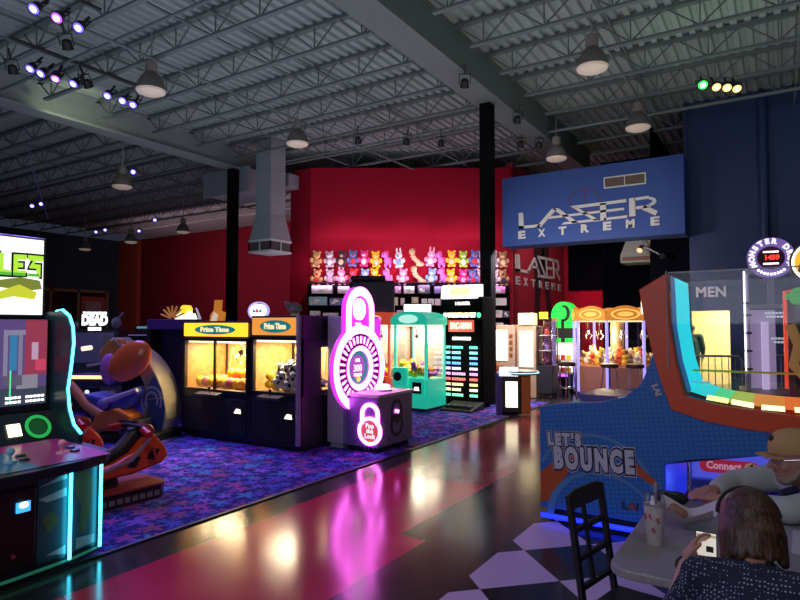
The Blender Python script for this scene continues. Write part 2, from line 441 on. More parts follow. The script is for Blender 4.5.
# ------------------------------------------------------------------ LASER EXTREME sign on the bulkhead
YS = 15.735
t = thing('wall_sign', 'large pale LASER EXTREME lettering on the blue bulkhead', 'sign', (-4.3,YS,3.95))
def stroke(polys, name, mat, parent, y0, y1):
    mb = MB()
    for p in polys: mb.prism(p, 'xz', y0, y1)
    return mb.build(name, mat, parent, False)
def seg(p, q, w):
    d = (Vector(q)-Vector(p)).normalized(); nn = Vector((-d.y, d.x))*w/2
    p = Vector(p); q = Vector(q)
    return [tuple(p+nn), tuple(q+nn), tuple(q-nn), tuple(p-nn)]
polys = [[(-6.05,4.8),(-5.92,4.8),(-5.90,4.36),(-6.04,4.36)], [(-6.04,4.36),(-5.46,4.36),(-5.41,4.435),(-6.04,4.435)],
         [(-5.55,4.36),(-5.42,4.36),(-4.97,4.80),(-5.10,4.83)], [(-5.09,4.82),(-4.93,4.82),(-4.40,4.38),(-4.55,4.38)],
         [(-4.62,4.84),(-3.20,4.87),(-3.20,4.795),(-4.45,4.765)], [(-4.60,4.83),(-4.42,4.78),(-3.86,4.40),(-4.0,4.40)],
         [(-4.85,4.37),(-3.86,4.38),(-3.9,4.44),(-4.78,4.43)], [(-5.24,4.56),(-3.25,4.60),(-3.25,4.66),(-5.16,4.62)],
         [(-3.84,4.83),(-3.69,4.83),(-3.69,4.38),(-3.84,4.38)], [(-3.75,4.38),(-3.18,4.40),(-3.18,4.46),(-3.75,4.44)],
         [(-3.13,4.88),(-2.98,4.88),(-2.98,4.42),(-3.13,4.42)], seg((-3.0,4.62),(-2.62,4.635),.07), seg((-2.80,4.62),(-2.49,4.44),.12), seg((-3.0,4.845),(-2.66,4.86),.07)]
arc = circ(-2.66,4.75,.17,.115,10,-PI/2,PI/2,True); arci = circ(-2.66,4.75,.08,.05,10,-PI/2,PI/2,True)
mb = MB()
for p in polys: mb.prism(p, 'xz', YS-.02, YS+.02)
mb.band(arc, arci, 'xz', YS-.02, YS+.02, False)
mb.build('lettering', LETTER, t, False)
for i, ch in enumerate('EXTREME'):
    text('lettering', ch, .28, LETTER, t, (-5.97+i*.572,YS-.004,4.175+i*.011), (1,0,.02), (0,0,1), .014, .01, 1, .21)
MB().band(circ(-4.24,4.96,.40,.30), circ(-4.24,4.96,.375,.28), 'xz', YS, YS+.012).box(-4.25,-4.23,YS,YS+.012,4.9,5.36).build('crosshair', M('dull_red_paint', (.16,.03,.06), .6), t)
t = thing('air_vent', 'brown louvred air vent on the blue bulkhead above the letters', 'vent', (-3.22,15.74,5.2))
MB().band([(-3.74,5.20),(-2.72,5.20),(-2.72,5.49),(-3.74,5.49)], [(-3.71,5.23),(-2.75,5.23),(-2.75,5.46),(-3.71,5.46)], 'xz', 15.71, 15.76).box(-3.24,-3.22,15.71,15.76,5.21,5.48).build('frame', LETTER, t)
mb = MB()
for i in range(9): mb.box(-3.71,-2.75,15.725,15.745,5.235+i*.025,5.25+i*.025)
mb.build('slat', M('brown_louvre', (.17,.10,.055), .5), t)
# small sign and mural on the side wall
t = thing('wall_sign', 'smaller dim LASER EXTREME lettering on the red side wall', 'sign', (lw,20.4,3.2))
X1 = lw+.02
def yz(polys):
    mb = MB()
    for p in polys: mb.prism(p, 'yz', lw, X1)
    return mb
yz([[(18.2,3.98),(18.55,3.98),(18.62,3.42),(18.2,3.42)], [(18.2,3.42),(19.4,3.44),(19.5,3.53),(18.2,3.52)],
    seg((19.3,3.46),(20.0,4.0),.12), seg((20.0,4.0),(20.5,3.42),.13), seg((19.6,3.70),(20.3,3.70),.08),
    seg((20.3,4.08),(22.0,4.13),.10), seg((20.4,4.05),(21.1,3.46),.12), seg((20.3,3.42),(21.2,3.44),.10),
    seg((21.2,4.10),(21.3,3.44),.13), seg((21.3,3.44),(21.9,3.46),.1), seg((21.3,3.78),(21.9,3.80),.09),
    seg((22.05,4.14),(22.1,3.44),.14), seg((22.05,4.12),(22.6,4.12),.1), seg((22.6,4.12),(22.7,3.82),.12), seg((22.7,3.82),(22.1,3.78),.09), seg((22.3,3.78),(22.8,3.44),.12)]).build('lettering', LETTERD, t, False)
for i, ch in enumerate('EXTREME'):
    text('lettering', ch, .36, LETTERD, t, (X1-.01,18.4+i*.72,3.12), (0,1,0), (0,0,1), .01, .01, 1, .36)
mb = MB()
for p in ([(20.0,5.2),(20.9,5.2),(21.0,3.9),(20.6,2.9),(20.3,1.4),(19.8,.4),(19.5,.4),(19.9,1.6),(20.0,3.0),(19.9,4.2)], [(20.7,5.2),(21.6,5.2),(21.5,4.0),(21.6,2.8),(22.0,1.5),(22.4,.4),(22.0,.4),(21.5,1.5),(21.1,2.7),(20.8,4.0)]):
    mb.prism(p, 'yz', lw, lw+.008)
tag(mb.build('wall_mural', M('mural_dark_paint', (.03,.008,.012), .6), None, False), 'painted dark striding leg silhouettes behind the small sign', 'mural')

# ------------------------------------------------------------------ ducts
t = thing('hanging_air_duct', 'grey square drop duct flaring to a diffuser, left of the red wall', 'duct', (-12.9,13.1,3.8))
fx = Matrix.Translation((-12.9,13.1,0))
mb = MB(); mb.X = fx; mb.box(-.305,.305,-.305,.305,5.0,7.25)
for zz in (5.6,6.3,6.9): mb.box(-.315,.315,-.315,.315,zz-.02,zz+.02)
mb.build('shaft', DUCT, t, False)
mb = MB(); mb.X = fx
q = lambda h, z: [(-h,-h,z),(h,-h,z),(h,h,z),(-h,h,z)]
mb.add(q(.305,5.0)+q(.435,4.22), [(0,1,5,4),(1,2,6,5),(2,3,7,6),(3,0,4,7)]).build('flare', DUCT, t, False)
mb = MB(); mb.X = fx; mb.box(-.45,.45,-.45,.45,4.16,4.23).box(-.45,.45,-.45,.45,3.84,3.90)
for sx in (-.437,0,.437):
    for sy in (-.437,.437): mb.box(sx-.015,sx+.015,sy-.015,sy+.015,3.9,4.16); mb.box(sy-.015,sy+.015,sx-.015,sx+.015,3.9,4.16)
mb.build('diffuser_frame', M('pale_duct_trim', (.5,.5,.53), .45), t, False)
mb = MB(); mb.X = fx; mb.box(-.41,.41,-.41,.41,3.9,4.16).build('grille', M('dark_grille', (.07,.05,.06), .6), t, False)
t = thing('hanging_air_duct', 'grey horizontal duct box over the black post on the left', 'duct', (-14.4,13.6,5.7))
MB().box(-15.9,-13.9,13.15,14.7,5.92,6.62).build('trunk', DUCT, t, False, .02)
MB().box(-15.0,-14.4,13.5,14.3,6.62,7.25).build('riser', DUCT, t, False, .02)
MB().box(-15.95,-13.85,13.1,13.16,5.87,6.67).build('flange', DUCT, t, False)
MB().box(-13.9,-13.1,14.1,14.6,6.1,6.55).build('branch', DUCT, t, False, .02)
t = thing('hanging_air_duct', 'grey sloped duct outlet under the blue bulkhead', 'duct', (-3.2,16.7,3.4))
MB().add([(-3.35,16.5,4.0),(-2.8,16.5,4.0),(-2.8,17.3,4.0),(-3.35,17.3,4.0),(-3.55,16.62,3.55),(-2.75,16.62,3.55),(-2.75,17.4,3.55),(-3.55,17.4,3.55),(-3.55,16.62,3.35),(-2.75,16.62,3.35),(-2.75,17.4,3.35),(-3.55,17.4,3.35)],
    [(0,1,5,4),(1,2,6,5),(2,3,7,6),(3,0,4,7),(4,5,9,8),(5,6,10,9),(6,7,11,10),(7,4,8,11),(8,9,10,11),(3,2,1,0)]).build('hood', M('grey_hood', (.20,.21,.21), .7), t, False)
MB().box(-3.5,-2.8,16.6,16.64,3.4,3.5).build('slot', M('dark_slot', (.10,.03,.02), .6), t, False)
t = thing('track_light', 'small chrome twin spot lights beside the duct outlet', 'light', (-2.75,16.4,3.7))
MB().tube([(-2.95,16.4,3.9),(-2.9,16.3,3.72),(-2.55,16.3,3.5)], .02).build('bracket', STEEL, t)
for p, q_ in (((-2.95,16.3,3.72),(-2.98,16.15,3.6)), ((-2.52,16.3,3.5),(-2.45,16.15,3.42))):
    MB().cyl(p, q_, .05, .075).build('lamp_head', CHROME, t)

# ------------------------------------------------------------------ high bay pendants
def pendant(label, top=1.16):
    t = thing('pendant_lamp', label, 'pendant lamp', (0,0,0), 0, 'unlit high bay pendant lamps')
    MB().tube([(0,0,top),(0,0,.60)], .018, 8).build('stem', STEEL, t)
    MB().lathe([(.09,.62),(.11,.60),(.115,.42),(.09,.38)], 16).build('ballast', M('ballast_grey', (.22,.19,.17), .6) if 'ballast_grey' not in bpy.data.materials else bpy.data.materials['ballast_grey'], t)
    MB().lathe([(.09,.40),(.17,.33),(.24,.2),(.275,.07),(.28,.05),(.26,.05)], 24).build('shade', PENDM, t)
    MB().lathe([(.27,.05),(.255,.015),(.18,-.02),(.05,-.035),(.01,-.036)], 24).build('lens', PENDL, t)
    return t
pl = [(-10.0,6.96,6.1,'in front of the grey girder at upper left'), (-9.9,10.95,6.1,'above the square drop duct'), (-2.64,10.4,6.1,'over the right bay, nearest the camera'),
      (-2.6,14.15,6.1,'over the right bay in front of the blue bulkhead'), (-4.85,15.35,6.02,'beside the wide girder above the bulkhead corner'),
      (-15.76, 10.1, 5.6, 'below the girder at the left, nearest of the dark bay'), (-24.59, 16.24, 5.39, 'deep in the dark left bay, third row'), (-21.35, 16.51, 5.61, 'in the dark left bay near the black post'), (-28.3, 16.27, 5.32, 'at the far left of the dark bay')]
p0 = pendant('unlit high bay pendant lamp ' + pl[0][3]); p0.location = pl[0][:3]
for p in pl[1:5]: dup(p0, p[:3], 0, 'unlit high bay pendant lamp ' + p[3])
p1 = pendant('unlit high bay pendant lamp ' + pl[5][3], 1.55); p1.location = pl[5][:3]
for p in pl[6:]: dup(p1, p[:3], 0, 'unlit high bay pendant lamp ' + p[3])

# ------------------------------------------------------------------ par cans
def par(lens, label, cat='stage light'):
    t = thing('stage_spot_light', label, cat, (0,0,0), 0, 'stage lights on the ceiling')
    MB().lathe([(.06,.16),(.085,.14),(.10,.02),(.11,0),(.095,0),(.095,.012),(.005,.012)], 16).build('can', STEELK, t)
    MB().tube([(-.125,0,.06),(-.125,0,.26),(.125,0,.26),(.125,0,.06)], .014, 6).build('yoke', STEELK, t)
    MB().box(-.02,.02,-.02,.02,.26,.46).build('clamp', STEELK, t)
    l = MB().lathe([(.094,.006),(.06,-.006),(.01,-.01)], 14).build('lens', lens, t)
    if lens is not LENS['k']: MB().lathe([(.058,-.008),(.03,-.014),(.005,-.015)], 14).build('lens_core', PARA if lens is PARY else PARC, l)  # coloured lens with white core paints the lamp's halo and glare
    return t
LENS = {'w':PARW,'p':PARP,'g':PARG,'y':PARY,'k':M('dark_lens',(.02,.02,.025),.2)}
pars = [(-9.09,4.38,'w','first of three on the front pipe, upper left'),(-9.07,4.70,'p','second of three on the front pipe, upper left'),(-9.09,5.04,'w','third of three on the front pipe, upper left'),
        (-9.93,5.35,'k','between the two lit rows at the upper left, dark'),
        (-11.3,5.41,'w','rear pipe at the upper left, first lit'),(-11.35,5.62,'w','rear pipe at the upper left, second lit'),(-11.36,5.89,'p','rear pipe at the upper left, third lit'),(-11.31,6.2,'w','rear pipe at the upper left, fourth lit'),
        (-11.2,6.45,'k','rear pipe at the upper left, dark one mid row'),(-11.33,6.9,'w','rear pipe by the pendant, first of three lit'),(-11.32,7.22,'w','rear pipe by the pendant, second of three lit'),(-11.34,7.47,'w','rear pipe by the pendant, third of three lit'),
        (-11.75,5.35,'k','rear pipe at the upper left edge, dark'),
        (-5.05,10.32,'k','wide girder, dark, nearest the camera'),(-4.95,12.8,'k','wide girder, dark, just past the black post'),(-5.57,14.63,'k','wide girder end, dark, left one of a pair'),(-5.2,14.95,'k','wide girder end, dark, right one of a pair'),
        (-7.93,12.83,'k','left of the black post, aimed at the plush toys'),(-7.26,13.46,'k','just left of the black post, aimed at the plush toys'),(-8.9,12.1,'k','over the red wall\'s left part, aimed at the plush toys'),
        (-1.14,12.68,'g','right bay, green one of the coloured four'),(-.93,12.95,'y','right bay, pale amber one next to the green'),(-.76,13.09,'y','right bay, third of the coloured four'),(-.6,13.25,'y','right bay, last of the coloured four')]
PARC = E('lamp_core_white', (.92,.92,1), 2.5); PARA = E('lamp_core_amber', (1,.85,.45), 2.0)
protos = {}
TO = {'w':(.32,-.55),'p':(.3,-.5),'g':(.2,-.8),'y':(.2,-.75),'k':(-.3,.5)}
for (x_, y_, kd, lab) in pars:
    lab = {'w':'blue white lit','p':'violet lit','g':'bright green lit','y':'amber lit','k':'black unlit'}[kd] + ' stage light, ' + lab
    if kd in protos: o = copy_tree(protos[kd]); o['label'] = lab
    else: o = protos[kd] = par(LENS[kd], lab)
    o.location = (x_, y_, 6.3); o.scale = (.85,.85,.95)
    d = Vector((TO[kd][0]+random.uniform(-.12,.12), TO[kd][1]+random.uniform(-.15,.15), -.75)).normalized()
    o.rotation_euler = (-d).to_track_quat('Z','Y').to_euler()
far = [(-16.34, 10.82, 6.3, 'just past the girder at the left'), (-24.35, 11.87, 6.3, 'at the far left edge, first of two'), (-23.65, 11.85, 6.3, 'at the far left edge, second of two'), (-28.5, 16.92, 6.3, 'deep in the dark left bay, first of two'), (-27.53, 16.8, 6.3, 'deep in the dark left bay, second of two'), (-26.42, 17.87, 6.3, 'deep in the dark left bay right of the hanging cable'), (-23.05, 16.35, 6.3, 'deep in the dark left bay nearest the black post')]
for p in far:
    o = copy_tree(protos['w']); o['label'] = 'small blue lit stage light ' + p[3]; o.location = p[:3]
    o.rotation_euler = (-Vector((.6,-.5,-.45))).to_track_quat('Z','Y').to_euler()
for px_, y0_, y1_, lab in ((-9.09,4.0,5.4,'black lighting pipe carrying the front row of stage lights'),(-11.32,5.1,7.8,'black lighting pipe carrying the rear row of stage lights'),):
    tag(MB().tube([(px_,y0_,6.75),(px_,y1_,6.75)], .03, 8).build('lighting_pipe', STEELK), lab, 'pipe')
tag(MB().tube([(-16.1,7.6,6.8),(-15.9,7.75,5.6),(-15.7,8.05,4.4)], .012, 6).build('hanging_cable', M('violet_cable',(.12,.08,.35),.5)), 'thin violet cable hanging from the dark left ceiling', 'cable')
# ------------------------------------------------------------------ prize claw cabinets
MARQY = M('marquee_yellow', (.5,.28,.02), .4, 0, (1,.50,.02), 1.7)
MARQO = M('marquee_orange', (.5,.22,.03), .4, 0, (1,.36,.05), .85)
TEALM = M('marquee_teal', (.02,.22,.20), .4, 0, (.02,.40,.36), .35)
INNER = M('cabinet_interior', (.55,.33,.12), .5)
INNERB = M('cabinet_back_art', (.50,.24,.08), .5, scale=14, var=.8)
BALLY = M('yellow_ball', (.90,.60,.02), .4)
BALLO = M('orange_ball', (.85,.32,.02), .4)
BALLP = M('pink_ball', (.75,.16,.22), .4)
COWW = M('white_plush', (.72,.68,.60), .9)
COWB = M('black_plush', (.03,.03,.03), .9)
PURPM = M('purple_trim', (.20,.05,.30), .4)
def claw_arm(t, x, y, ztop, zbot):
    g = MB().cyl((x,y,ztop),(x,y,zbot+.14),.012,.012,8).cyl((x,y,zbot+.16),(x,y,zbot+.08),.05,.04,12)
    for k in range(3):
        a = k*2*PI/3+.4
        g.tube([(x+.03*math.cos(a),y+.03*math.sin(a),zbot+.1),(x+.10*math.cos(a),y+.10*math.sin(a),zbot+.05),(x+.05*math.cos(a),y+.05*math.sin(a),zbot-.05)], .01, 6)
    return g.build('claw', CHROME, t)
def prize_cabinet(cx, w, h, panes, marq, lab, h_glass):
    y0, y1 = 6.06, 6.96; x0, x1 = cx-w/2, cx+w/2
    t = thing('prize_cabinet', lab, 'arcade machine', (cx,(y0+y1)/2,0))
    zg0, zg1 = h_glass
    MB().box(x0,x1,y0+.02,y1,.05,zg0-.04).box(x0+.03,x1-.03,y0+.05,y1-.05,0,.05).build('body', BLACK, t, False, .01)
    MB().box(x0+.06,x1-.06,y0+.004,y0+.02,.12,zg0-.12).build('lower_door', BLACKM, t, False, .006)
    cxx = x1-.20
    d = MB().box(cxx-.09,cxx+.09,y0-.02,y0+.02,.42,.52).build('coin_slot', BLACKM, t, False, .008)
    MB().prism([(cxx-.07,.44),(cxx+.07,.44),(cxx+.055,.50),(cxx-.02,.505)], 'xz', y0-.026, y0-.02).build('slot_light', EWARM, d, False)
    s = MB().prism([(y0-.13,zg0-.10),(y0-.13,zg0-.06),(y0+.03,zg0-.03),(y0+.03,zg0-.12)], 'yz', cx-.24+(.02 if panes==1 else -.05), cx+.20).build('control_shelf', DARK, t, False, .008)
    MB().cyl((cx,y0-.07,zg0-.06),(cx,y0-.08,zg0+.02),.008,.008,8).ell((cx,y0-.08,zg0+.03),.022).build('joystick', BLACK, s)
    # glass case
    p = MB()
    for xx in (x0, x1-.07): p.box(xx,xx+.07,y0,y0+.06,zg0-.04,zg1+.04); p.box(xx,xx+.07,y1-.06,y1,zg0-.04,zg1+.04)
    p.box(x0,x1,y0,y0+.06,zg1,zg1+.05).box(x0,x1,y0,y0+.06,zg0-.05,zg0)
    if panes == 2: p.box(cx-.015,cx+.015,y0,y0+.04,zg0,zg1)
    p.box(x0,x1,y1-.03,y1,zg1,zg1+.04).box(x0,x0+.02,y0,y1,zg1,zg1+.04).box(x1-.03,x1-.02,y0,y1,zg1,zg1+.04)
    p.box(x0,x0+.02,y0,y1,zg0,zg1).build('frame', BLACK, t, False, .006)
    if panes == 2: MB().box(x1-.02,x1,y0,y1,zg0-.04,zg1).build('side_panel', BLACK, t, False)
    else:
        MB().band([(y0,zg0-.04),(y1,zg0-.04),(y1,zg1),(y0,zg1)], [(y0+.42,zg0+.02),(y0+.70,zg0+.02),(y0+.70,zg1-.10),(y0+.42,zg1-.10)], 'yz', x1-.02, x1).build('side_panel', M('side_plum',(.035,.012,.05),.4), t, False)
        MB().box(x1-.012,x1-.008,y0+.42,y0+.7,zg0+.02,zg1-.1).build('side_glass', CLEAR, t, False)
        MB().tube([(x1-.03,y0-.012,.1),(x1-.03,y0-.012,h)], .035, 8).build('edge_rail', M('violet_grey_rail',(.35,.26,.40),.35,.4), t)
    gl = (x0+.07,cx-.015),(cx+.015,x1-.07)
    for g in (gl if panes == 2 else ((x0+.07,x1-.07),)):
        MB().box(g[0],g[1],y0+.025,y0+.03,zg0,zg1).build('glass_pane', CLEAR, t, False)
    MB().box(x0+.02,x1-.02,y0+.06,y1-.03,zg0-.02,zg0).build('prize_deck', INNER, t, False)
    b = MB().box(x0+.02,x1-.02,y1-.04,y1-.02,zg0,zg1).build('back_panel', INNERB, t, False)
    mb = MB()
    for k in range(9):
        zx = x0+.12+k*(w-.24)/8; mb.bar((zx,y1-.05,zg0+.25+.1*(k%3)),(zx+random.uniform(-.2,.2),y1-.05,zg1-.06),.02,.008)
    MB().box(x0+.02,x0+.03,y0+.08,y1-.04,zg0,zg1).build('side_art', INNERB, b, False)
    mb.build('back_art', M('art_cream_'+str(panes),(.75,.6,.35),.5), b, False)
    MB().box(x0+.04,x1-.04,y0+.10,y1-.04,zg1-.03,zg1).build('light_panel', EWARM, t, False)
    MB().box(x0,x1,y0+.03,y1,zg1,h).build('hood', BLACK, t, False, .01)
    m = MB().box(x0+.05,x1-.05,y0-.01,y0+.03,zg1+.07,h-.03).build('marquee', marq, t, False, .01)
    zc = (zg1+.07+h-.03)/2; hh = (h-zg1-.10)/2
    MB().prism(circ(cx+.02,zc,w*.30,hh*.72), 'xz', y0-.016, y0-.008).build('logo_plate', TEALM, m, False)
    text('lettering', 'Prize Time', hh*.95, M('marquee_cream_'+str(panes),(.8,.7,.4),.4,0,(1,.85,.45),.9), m, (cx+.02,y0-.02,zc), (1,0,0), (0,0,1), .004, .004, 1.0, w*.42)
    claw_arm(t, cx+.12, y0+.42, zg1, zg1-.30)
    return t
prize_cabinet(-7.09, 1.46, 1.76, 2, MARQY, 'wide black prize claw cabinet with two panes and bright yellow PRIZE TIME marquee', (.75,1.46))
prize_cabinet(-5.87, .96, 1.83, 1, MARQO, 'black prize claw cabinet with one pane and dull orange PRIZE TIME marquee', (.78,1.49))
# prizes inside
def ball(c, r, m, lab, grp):
    return tag(MB().ell(c, r, None, 16, 10).build('prize_ball', m), lab, 'ball', grp)
k = 0
for row in range(3):
    for i in range(9):
        x = -7.62+i*.135+(row%2)*.06; y = 6.26+row*.17
        if x > -6.45: continue
        m, cn = ((BALLY,'yellow'),(BALLO,'orange'),(BALLY,'yellow'),(BALLP,'pink'))[(i*3+row*2) % 4]
        ball((x,y,.835), .08, m, cn + ' prize ball in the pile inside the two pane prize cabinet', 'prize balls in the two pane cabinet')
for i in range(6):
    ball((-7.10+i*.145,6.42,.965), .08, (BALLY,BALLO)[i%2], ('yellow','orange')[i%2] + ' prize ball on top of the heap in the two pane prize cabinet', 'prize balls in the two pane cabinet')
sm = MB
def smiley(c, lab):
    t = tag(MB().prism(circ(c[0],c[2],.085,None,24),'xz',c[1],c[1]+.02).build('smiley_disc', M('smiley_yellow',(.9,.75,.08),.4,0,(1,.8,.1),.35) if 'smiley_yellow' not in bpy.data.materials else bpy.data.materials['smiley_yellow'], None, False), lab, 'decoration')
    MB().prism(circ(c[0]-.028,c[2]+.025,.012,.02,10),'xz',c[1]-.004,c[1]).prism(circ(c[0]+.028,c[2]+.025,.012,.02,10),'xz',c[1]-.004,c[1]).band(circ(c[0],c[2],.055,None,12,PI*1.1,PI*1.9,True),circ(c[0],c[2],.042,None,12,PI*1.1,PI*1.9,True),'xz',c[1]-.004,c[1],False).build('face', BLACK, t, False)
for c, l in (((-6.82,6.75,1.28),'upper yellow smiley disc in the two pane prize cabinet'),((-6.80,6.75,1.08),'lower yellow smiley disc in the two pane prize cabinet'),((-6.04,6.75,1.33),'upper yellow smiley disc in the orange marquee prize cabinet'),((-6.05,6.75,1.12),'lower yellow smiley disc in the orange marquee prize cabinet')): smiley(c, l)
def cow():
    t = thing('plush_cow', 'black and white plush toy heaped inside the orange marquee prize cabinet', 'plush toy', (0,0,0), 0, 'black and white plush in the prize cabinet')
    MB().ell((0,0,0),(.06,.05,.055)).ell((-.035,-.03,-.045),.022).ell((.035,-.03,-.045),.022).ell((.06,-.01,.01),.022).ell((-.06,-.01,.01),.022).build('body', COWW, t)
    h = MB().ell((0,-.03,.075),(.045,.04,.042)).build('head', COWW, t)
    MB().ell((-.045,-.02,.10),(.02,.012,.014)).ell((.045,-.02,.10),(.02,.012,.014)).ell((.02,-.05,.03),(.03,.02,.03)).ell((-.03,.01,-.0),(.038,.04,.035)).build('patch', COWB, t)
    return t
cw = cow(); first = True; k = 0
for lay in range(3):
    for r_ in range(3 if lay < 2 else 2):
        for i in range(6-lay):
            x = -5.98+i*.105+lay*.05+random.uniform(-.02,.02); y = 6.22+r_*.18+random.uniform(-.03,.03); z = .86+lay*.11+random.uniform(-.01,.02)
            if x > -5.45: continue
            o = cw if first else copy_tree(cw); first = False
            o.location = (x,y,z); o.rotation_euler = (random.uniform(-.7,.7),random.uniform(-.7,.7),random.uniform(-1.5,1.5))
for i,(x,z) in enumerate(((-6.14,.86),(-6.03,.85),(-6.12,.98))): ball((x,6.24,z), .065, BALLY, ('left','right','topmost')[i]+' of three yellow balls inside the orange marquee prize cabinet', 'yellow balls in the orange marquee cabinet')

# dark cabinets of the row behind, of which the lit toppers show
def back_cab(x, y, w, h, lab):
    t = thing('arcade_cabinet', lab, 'arcade machine', (x,y+.3,0))
    MB().box(x-w/2,x+w/2,y,y+.7,0,h).build('body', BLACKM, t, False, .02)
    MB().box(x-w/2+.06,x+w/2-.06,y-.01,y,.9,h-.25).build('front_panel', M('dim_violet_panel',(.05,.03,.10),.4) if 'dim_violet_panel' not in bpy.data.materials else bpy.data.materials['dim_violet_panel'], t, False)
    return t
t = back_cab(-9.62, 7.25, .60, 1.74, 'narrow dark cabinet left of the yellow marquee prize cabinet with glowing white egg topper')
tp = MB().prism([(-9.87,1.74),(-9.40,1.74),(-9.37,1.82),(-9.43,1.92),(-9.48,1.90),(-9.54,1.98),(-9.72,1.98),(-9.80,1.90),(-9.85,1.92),(-9.90,1.82)],'xz',7.5,7.6).build('topper', E('cream_white_light',(1,.92,.62),1.6), t, False)
MB().prism(circ(-9.63,1.99,.10,.09,20),'xz',7.48,7.62).build('yolk', EYEL, tp, False)
t = back_cab(-8.78, 8.2, .86, 1.68, 'dark cabinet in the back row with white oval lit topper')
tp = MB().prism(circ(-8.50,1.97,.20,.13),'xz',8.3,8.36).build('topper', EW, t, False)
MB().prism(circ(-8.59,1.97,.035,None,10),'xz',8.29,8.3).prism(circ(-8.41,1.97,.035,None,10),'xz',8.29,8.3).build('mark', M('topper_teal',(.02,.3,.35),.4,0,(.03,.4,.45),.6), tp, False)
MB().prism([(-8.50+.06*math.cos(a+.31),1.97+.06*math.sin(a+.31)) if i%2 else (-8.50+.03*math.cos(a+.31),1.97+.03*math.sin(a+.31)) for i, a in enumerate([j*PI/5 for j in range(10)])],'xz',8.29,8.3).build('star', M('topper_pink',(.6,.05,.15),.4,0,(.9,.1,.25),.7), tp, False)
MB().band(circ(-8.50,1.97,.27,.18), circ(-8.50,1.97,.235,.15),'xz',8.31,8.36).build('rim', M('topper_violet',(.15,.12,.4),.4,0,(.6,.55,1),.8), tp, False)
t = back_cab(-10.0, 8.0, .9, 1.66, 'dark back row cabinet topped by a white curved antenna and orange cut out')
MB().tube([(-10.02,8.2,1.66),(-10.04,8.2,1.85),(-10.12,8.2,2.0),(-10.16,8.2,2.05)], .035, 8, False, .015).build('antenna', M('antenna_white',(.7,.7,.75),.4,0,(.8,.8,.9),.25), t)
tp = MB().prism([(-9.75,1.66),(-9.35,1.66),(-9.30,1.95),(-9.42,1.98),(-9.40,2.2),(-9.60,2.2),(-9.62,2.0),(-9.72,1.9)],'xz',8.2,8.24).build('topper', M('cut_out_orange',(.55,.18,.02),.5,0,(1,.35,.03),.35), t, False)
MB().prism([(-9.72,1.7),(-9.55,1.7),(-9.48,1.9),(-9.6,1.96)],'xz',8.18,8.2).build('mark', M('cut_out_cream',(.8,.7,.55),.5,0,(1,.85,.6),.4), tp, False)
t = back_cab(-7.72, 8.3, .75, 1.70, 'dark cabinet in the back row with a small capped figure on top')
MB().lathe([(.02,1.70),(.11,1.71),(.12,1.85),(.09,1.88),(.02,1.88)],14,(-7.72,8.5,0)).build('base', M('figure_white',(.7,.68,.6),.5,0,(1,.95,.8),.45), t)
MB().ell((-7.72,8.5,1.96),(.11,.1,.09)).prism([(-7.85,1.97),(-7.58,1.97),(-7.60,2.06),(-7.70,2.12),(-7.80,2.10),(-7.96,2.16),(-7.92,2.08)],'xz',8.44,8.56).build('figure', M('figure_grey',(.25,.22,.16),.6), t)

# ------------------------------------------------------------------ big lit padlock game
t = thing('padlock_game', 'white arcade game with a giant glowing magenta padlock ring and shackle', 'arcade machine', (-4.95,6.98,0))
SIDEG = M('padlock_side_grey', (.42,.40,.45), .4)
VIOL = M('violet_print', (.18,.10,.35), .4)
MB().box(-5.34,-5.06,6.55,7.42,.08,1.82).box(-5.32,-5.1,6.6,7.37,.0,.08).build('tower', SIDEG, t, False, .015)
MB().box(-5.06,-4.48,6.55,7.42,.08,.74).build('console', M('console_violet_grey',(.24,.20,.33),.35), t, False, .012)
MB().box(-5.06,-4.46,6.53,7.44,.74,.78).build('console_top', M('console_top_white',(.7,.62,.7),.35), t, False, .01)
MB().box(-5.02,-4.52,6.6,7.37,0,.08).build('plinth', BLACK, t, False)
bt = MB().cyl((-4.75,7.05,.78),(-4.75,7.05,.80),.15,.14,20).build('button_base', CHROME, t)
MB().lathe([(.11,0),(.11,.05),(.08,.065),(.01,.07)],20,(-4.75,7.05,.80)).build('button', EPINKW, bt)
# ring on the tower's aisle side
yc, zc = 6.80, 1.10
bk = MB().prism([(6.57,.62),(7.40,.62),(7.40,1.80),(6.57,1.80)],'yz',-5.06,-5.02).build('face_panel', EMAG, t, False)
MB().band(circ(yc,zc,.60,.60,56), circ(yc,zc,.48,.48,56),'yz',-5.02,-4.95,True,True).build('ring_tube', [EPINKW,EMAGT], t)
r2 = MB().band(circ(yc,zc,.48,None,56), circ(yc,zc,.31,None,56),'yz',-5.02,-4.965).build('ring_dial', M('dial_plum',(.12,.01,.10),.35), t)
for i in range(30):
    a = 2*PI*i/30+.04; d = Vector((math.cos(a),math.sin(a))); e = Vector((-d.y,d.x))*.0155
    q_ = [Vector((yc,zc))+d*.345-e*.8, Vector((yc,zc))+d*.345+e*.8, Vector((yc,zc))+d*.445+e, Vector((yc,zc))+d*.445-e]
    MB().prism([tuple(v) for v in q_],'yz',-4.965,-4.955).build('dial_light', EPINKW, r2, False)
MB().band(circ(yc,zc,.31,None,48), circ(yc-.03,zc+.01,.235,None,48),'yz',-5.02,-4.95,True,True).build('inner_ring', [EPINKW,EMAGT], t)
sc_ = MB().prism(circ(yc-.03,zc+.01,.24,None,40),'yz',-5.02,-4.97).build('score_screen', M('score_screen_teal',(.02,.12,.15),.3,0,(.04,.28,.34),.7), t, False)
MB().prism(circ(yc-.05,zc+.02,.165,None,32),'yz',-4.97,-4.965).build('score_disc', E('score_disc_violet',(.55,.10,.62),.7), sc_, False)
text('lettering', '300', .13, E('score_letter',(1,.9,1),.95), sc_, (-4.96,yc-.05,zc), (0,1,0), (0,0,1), .003, .004)
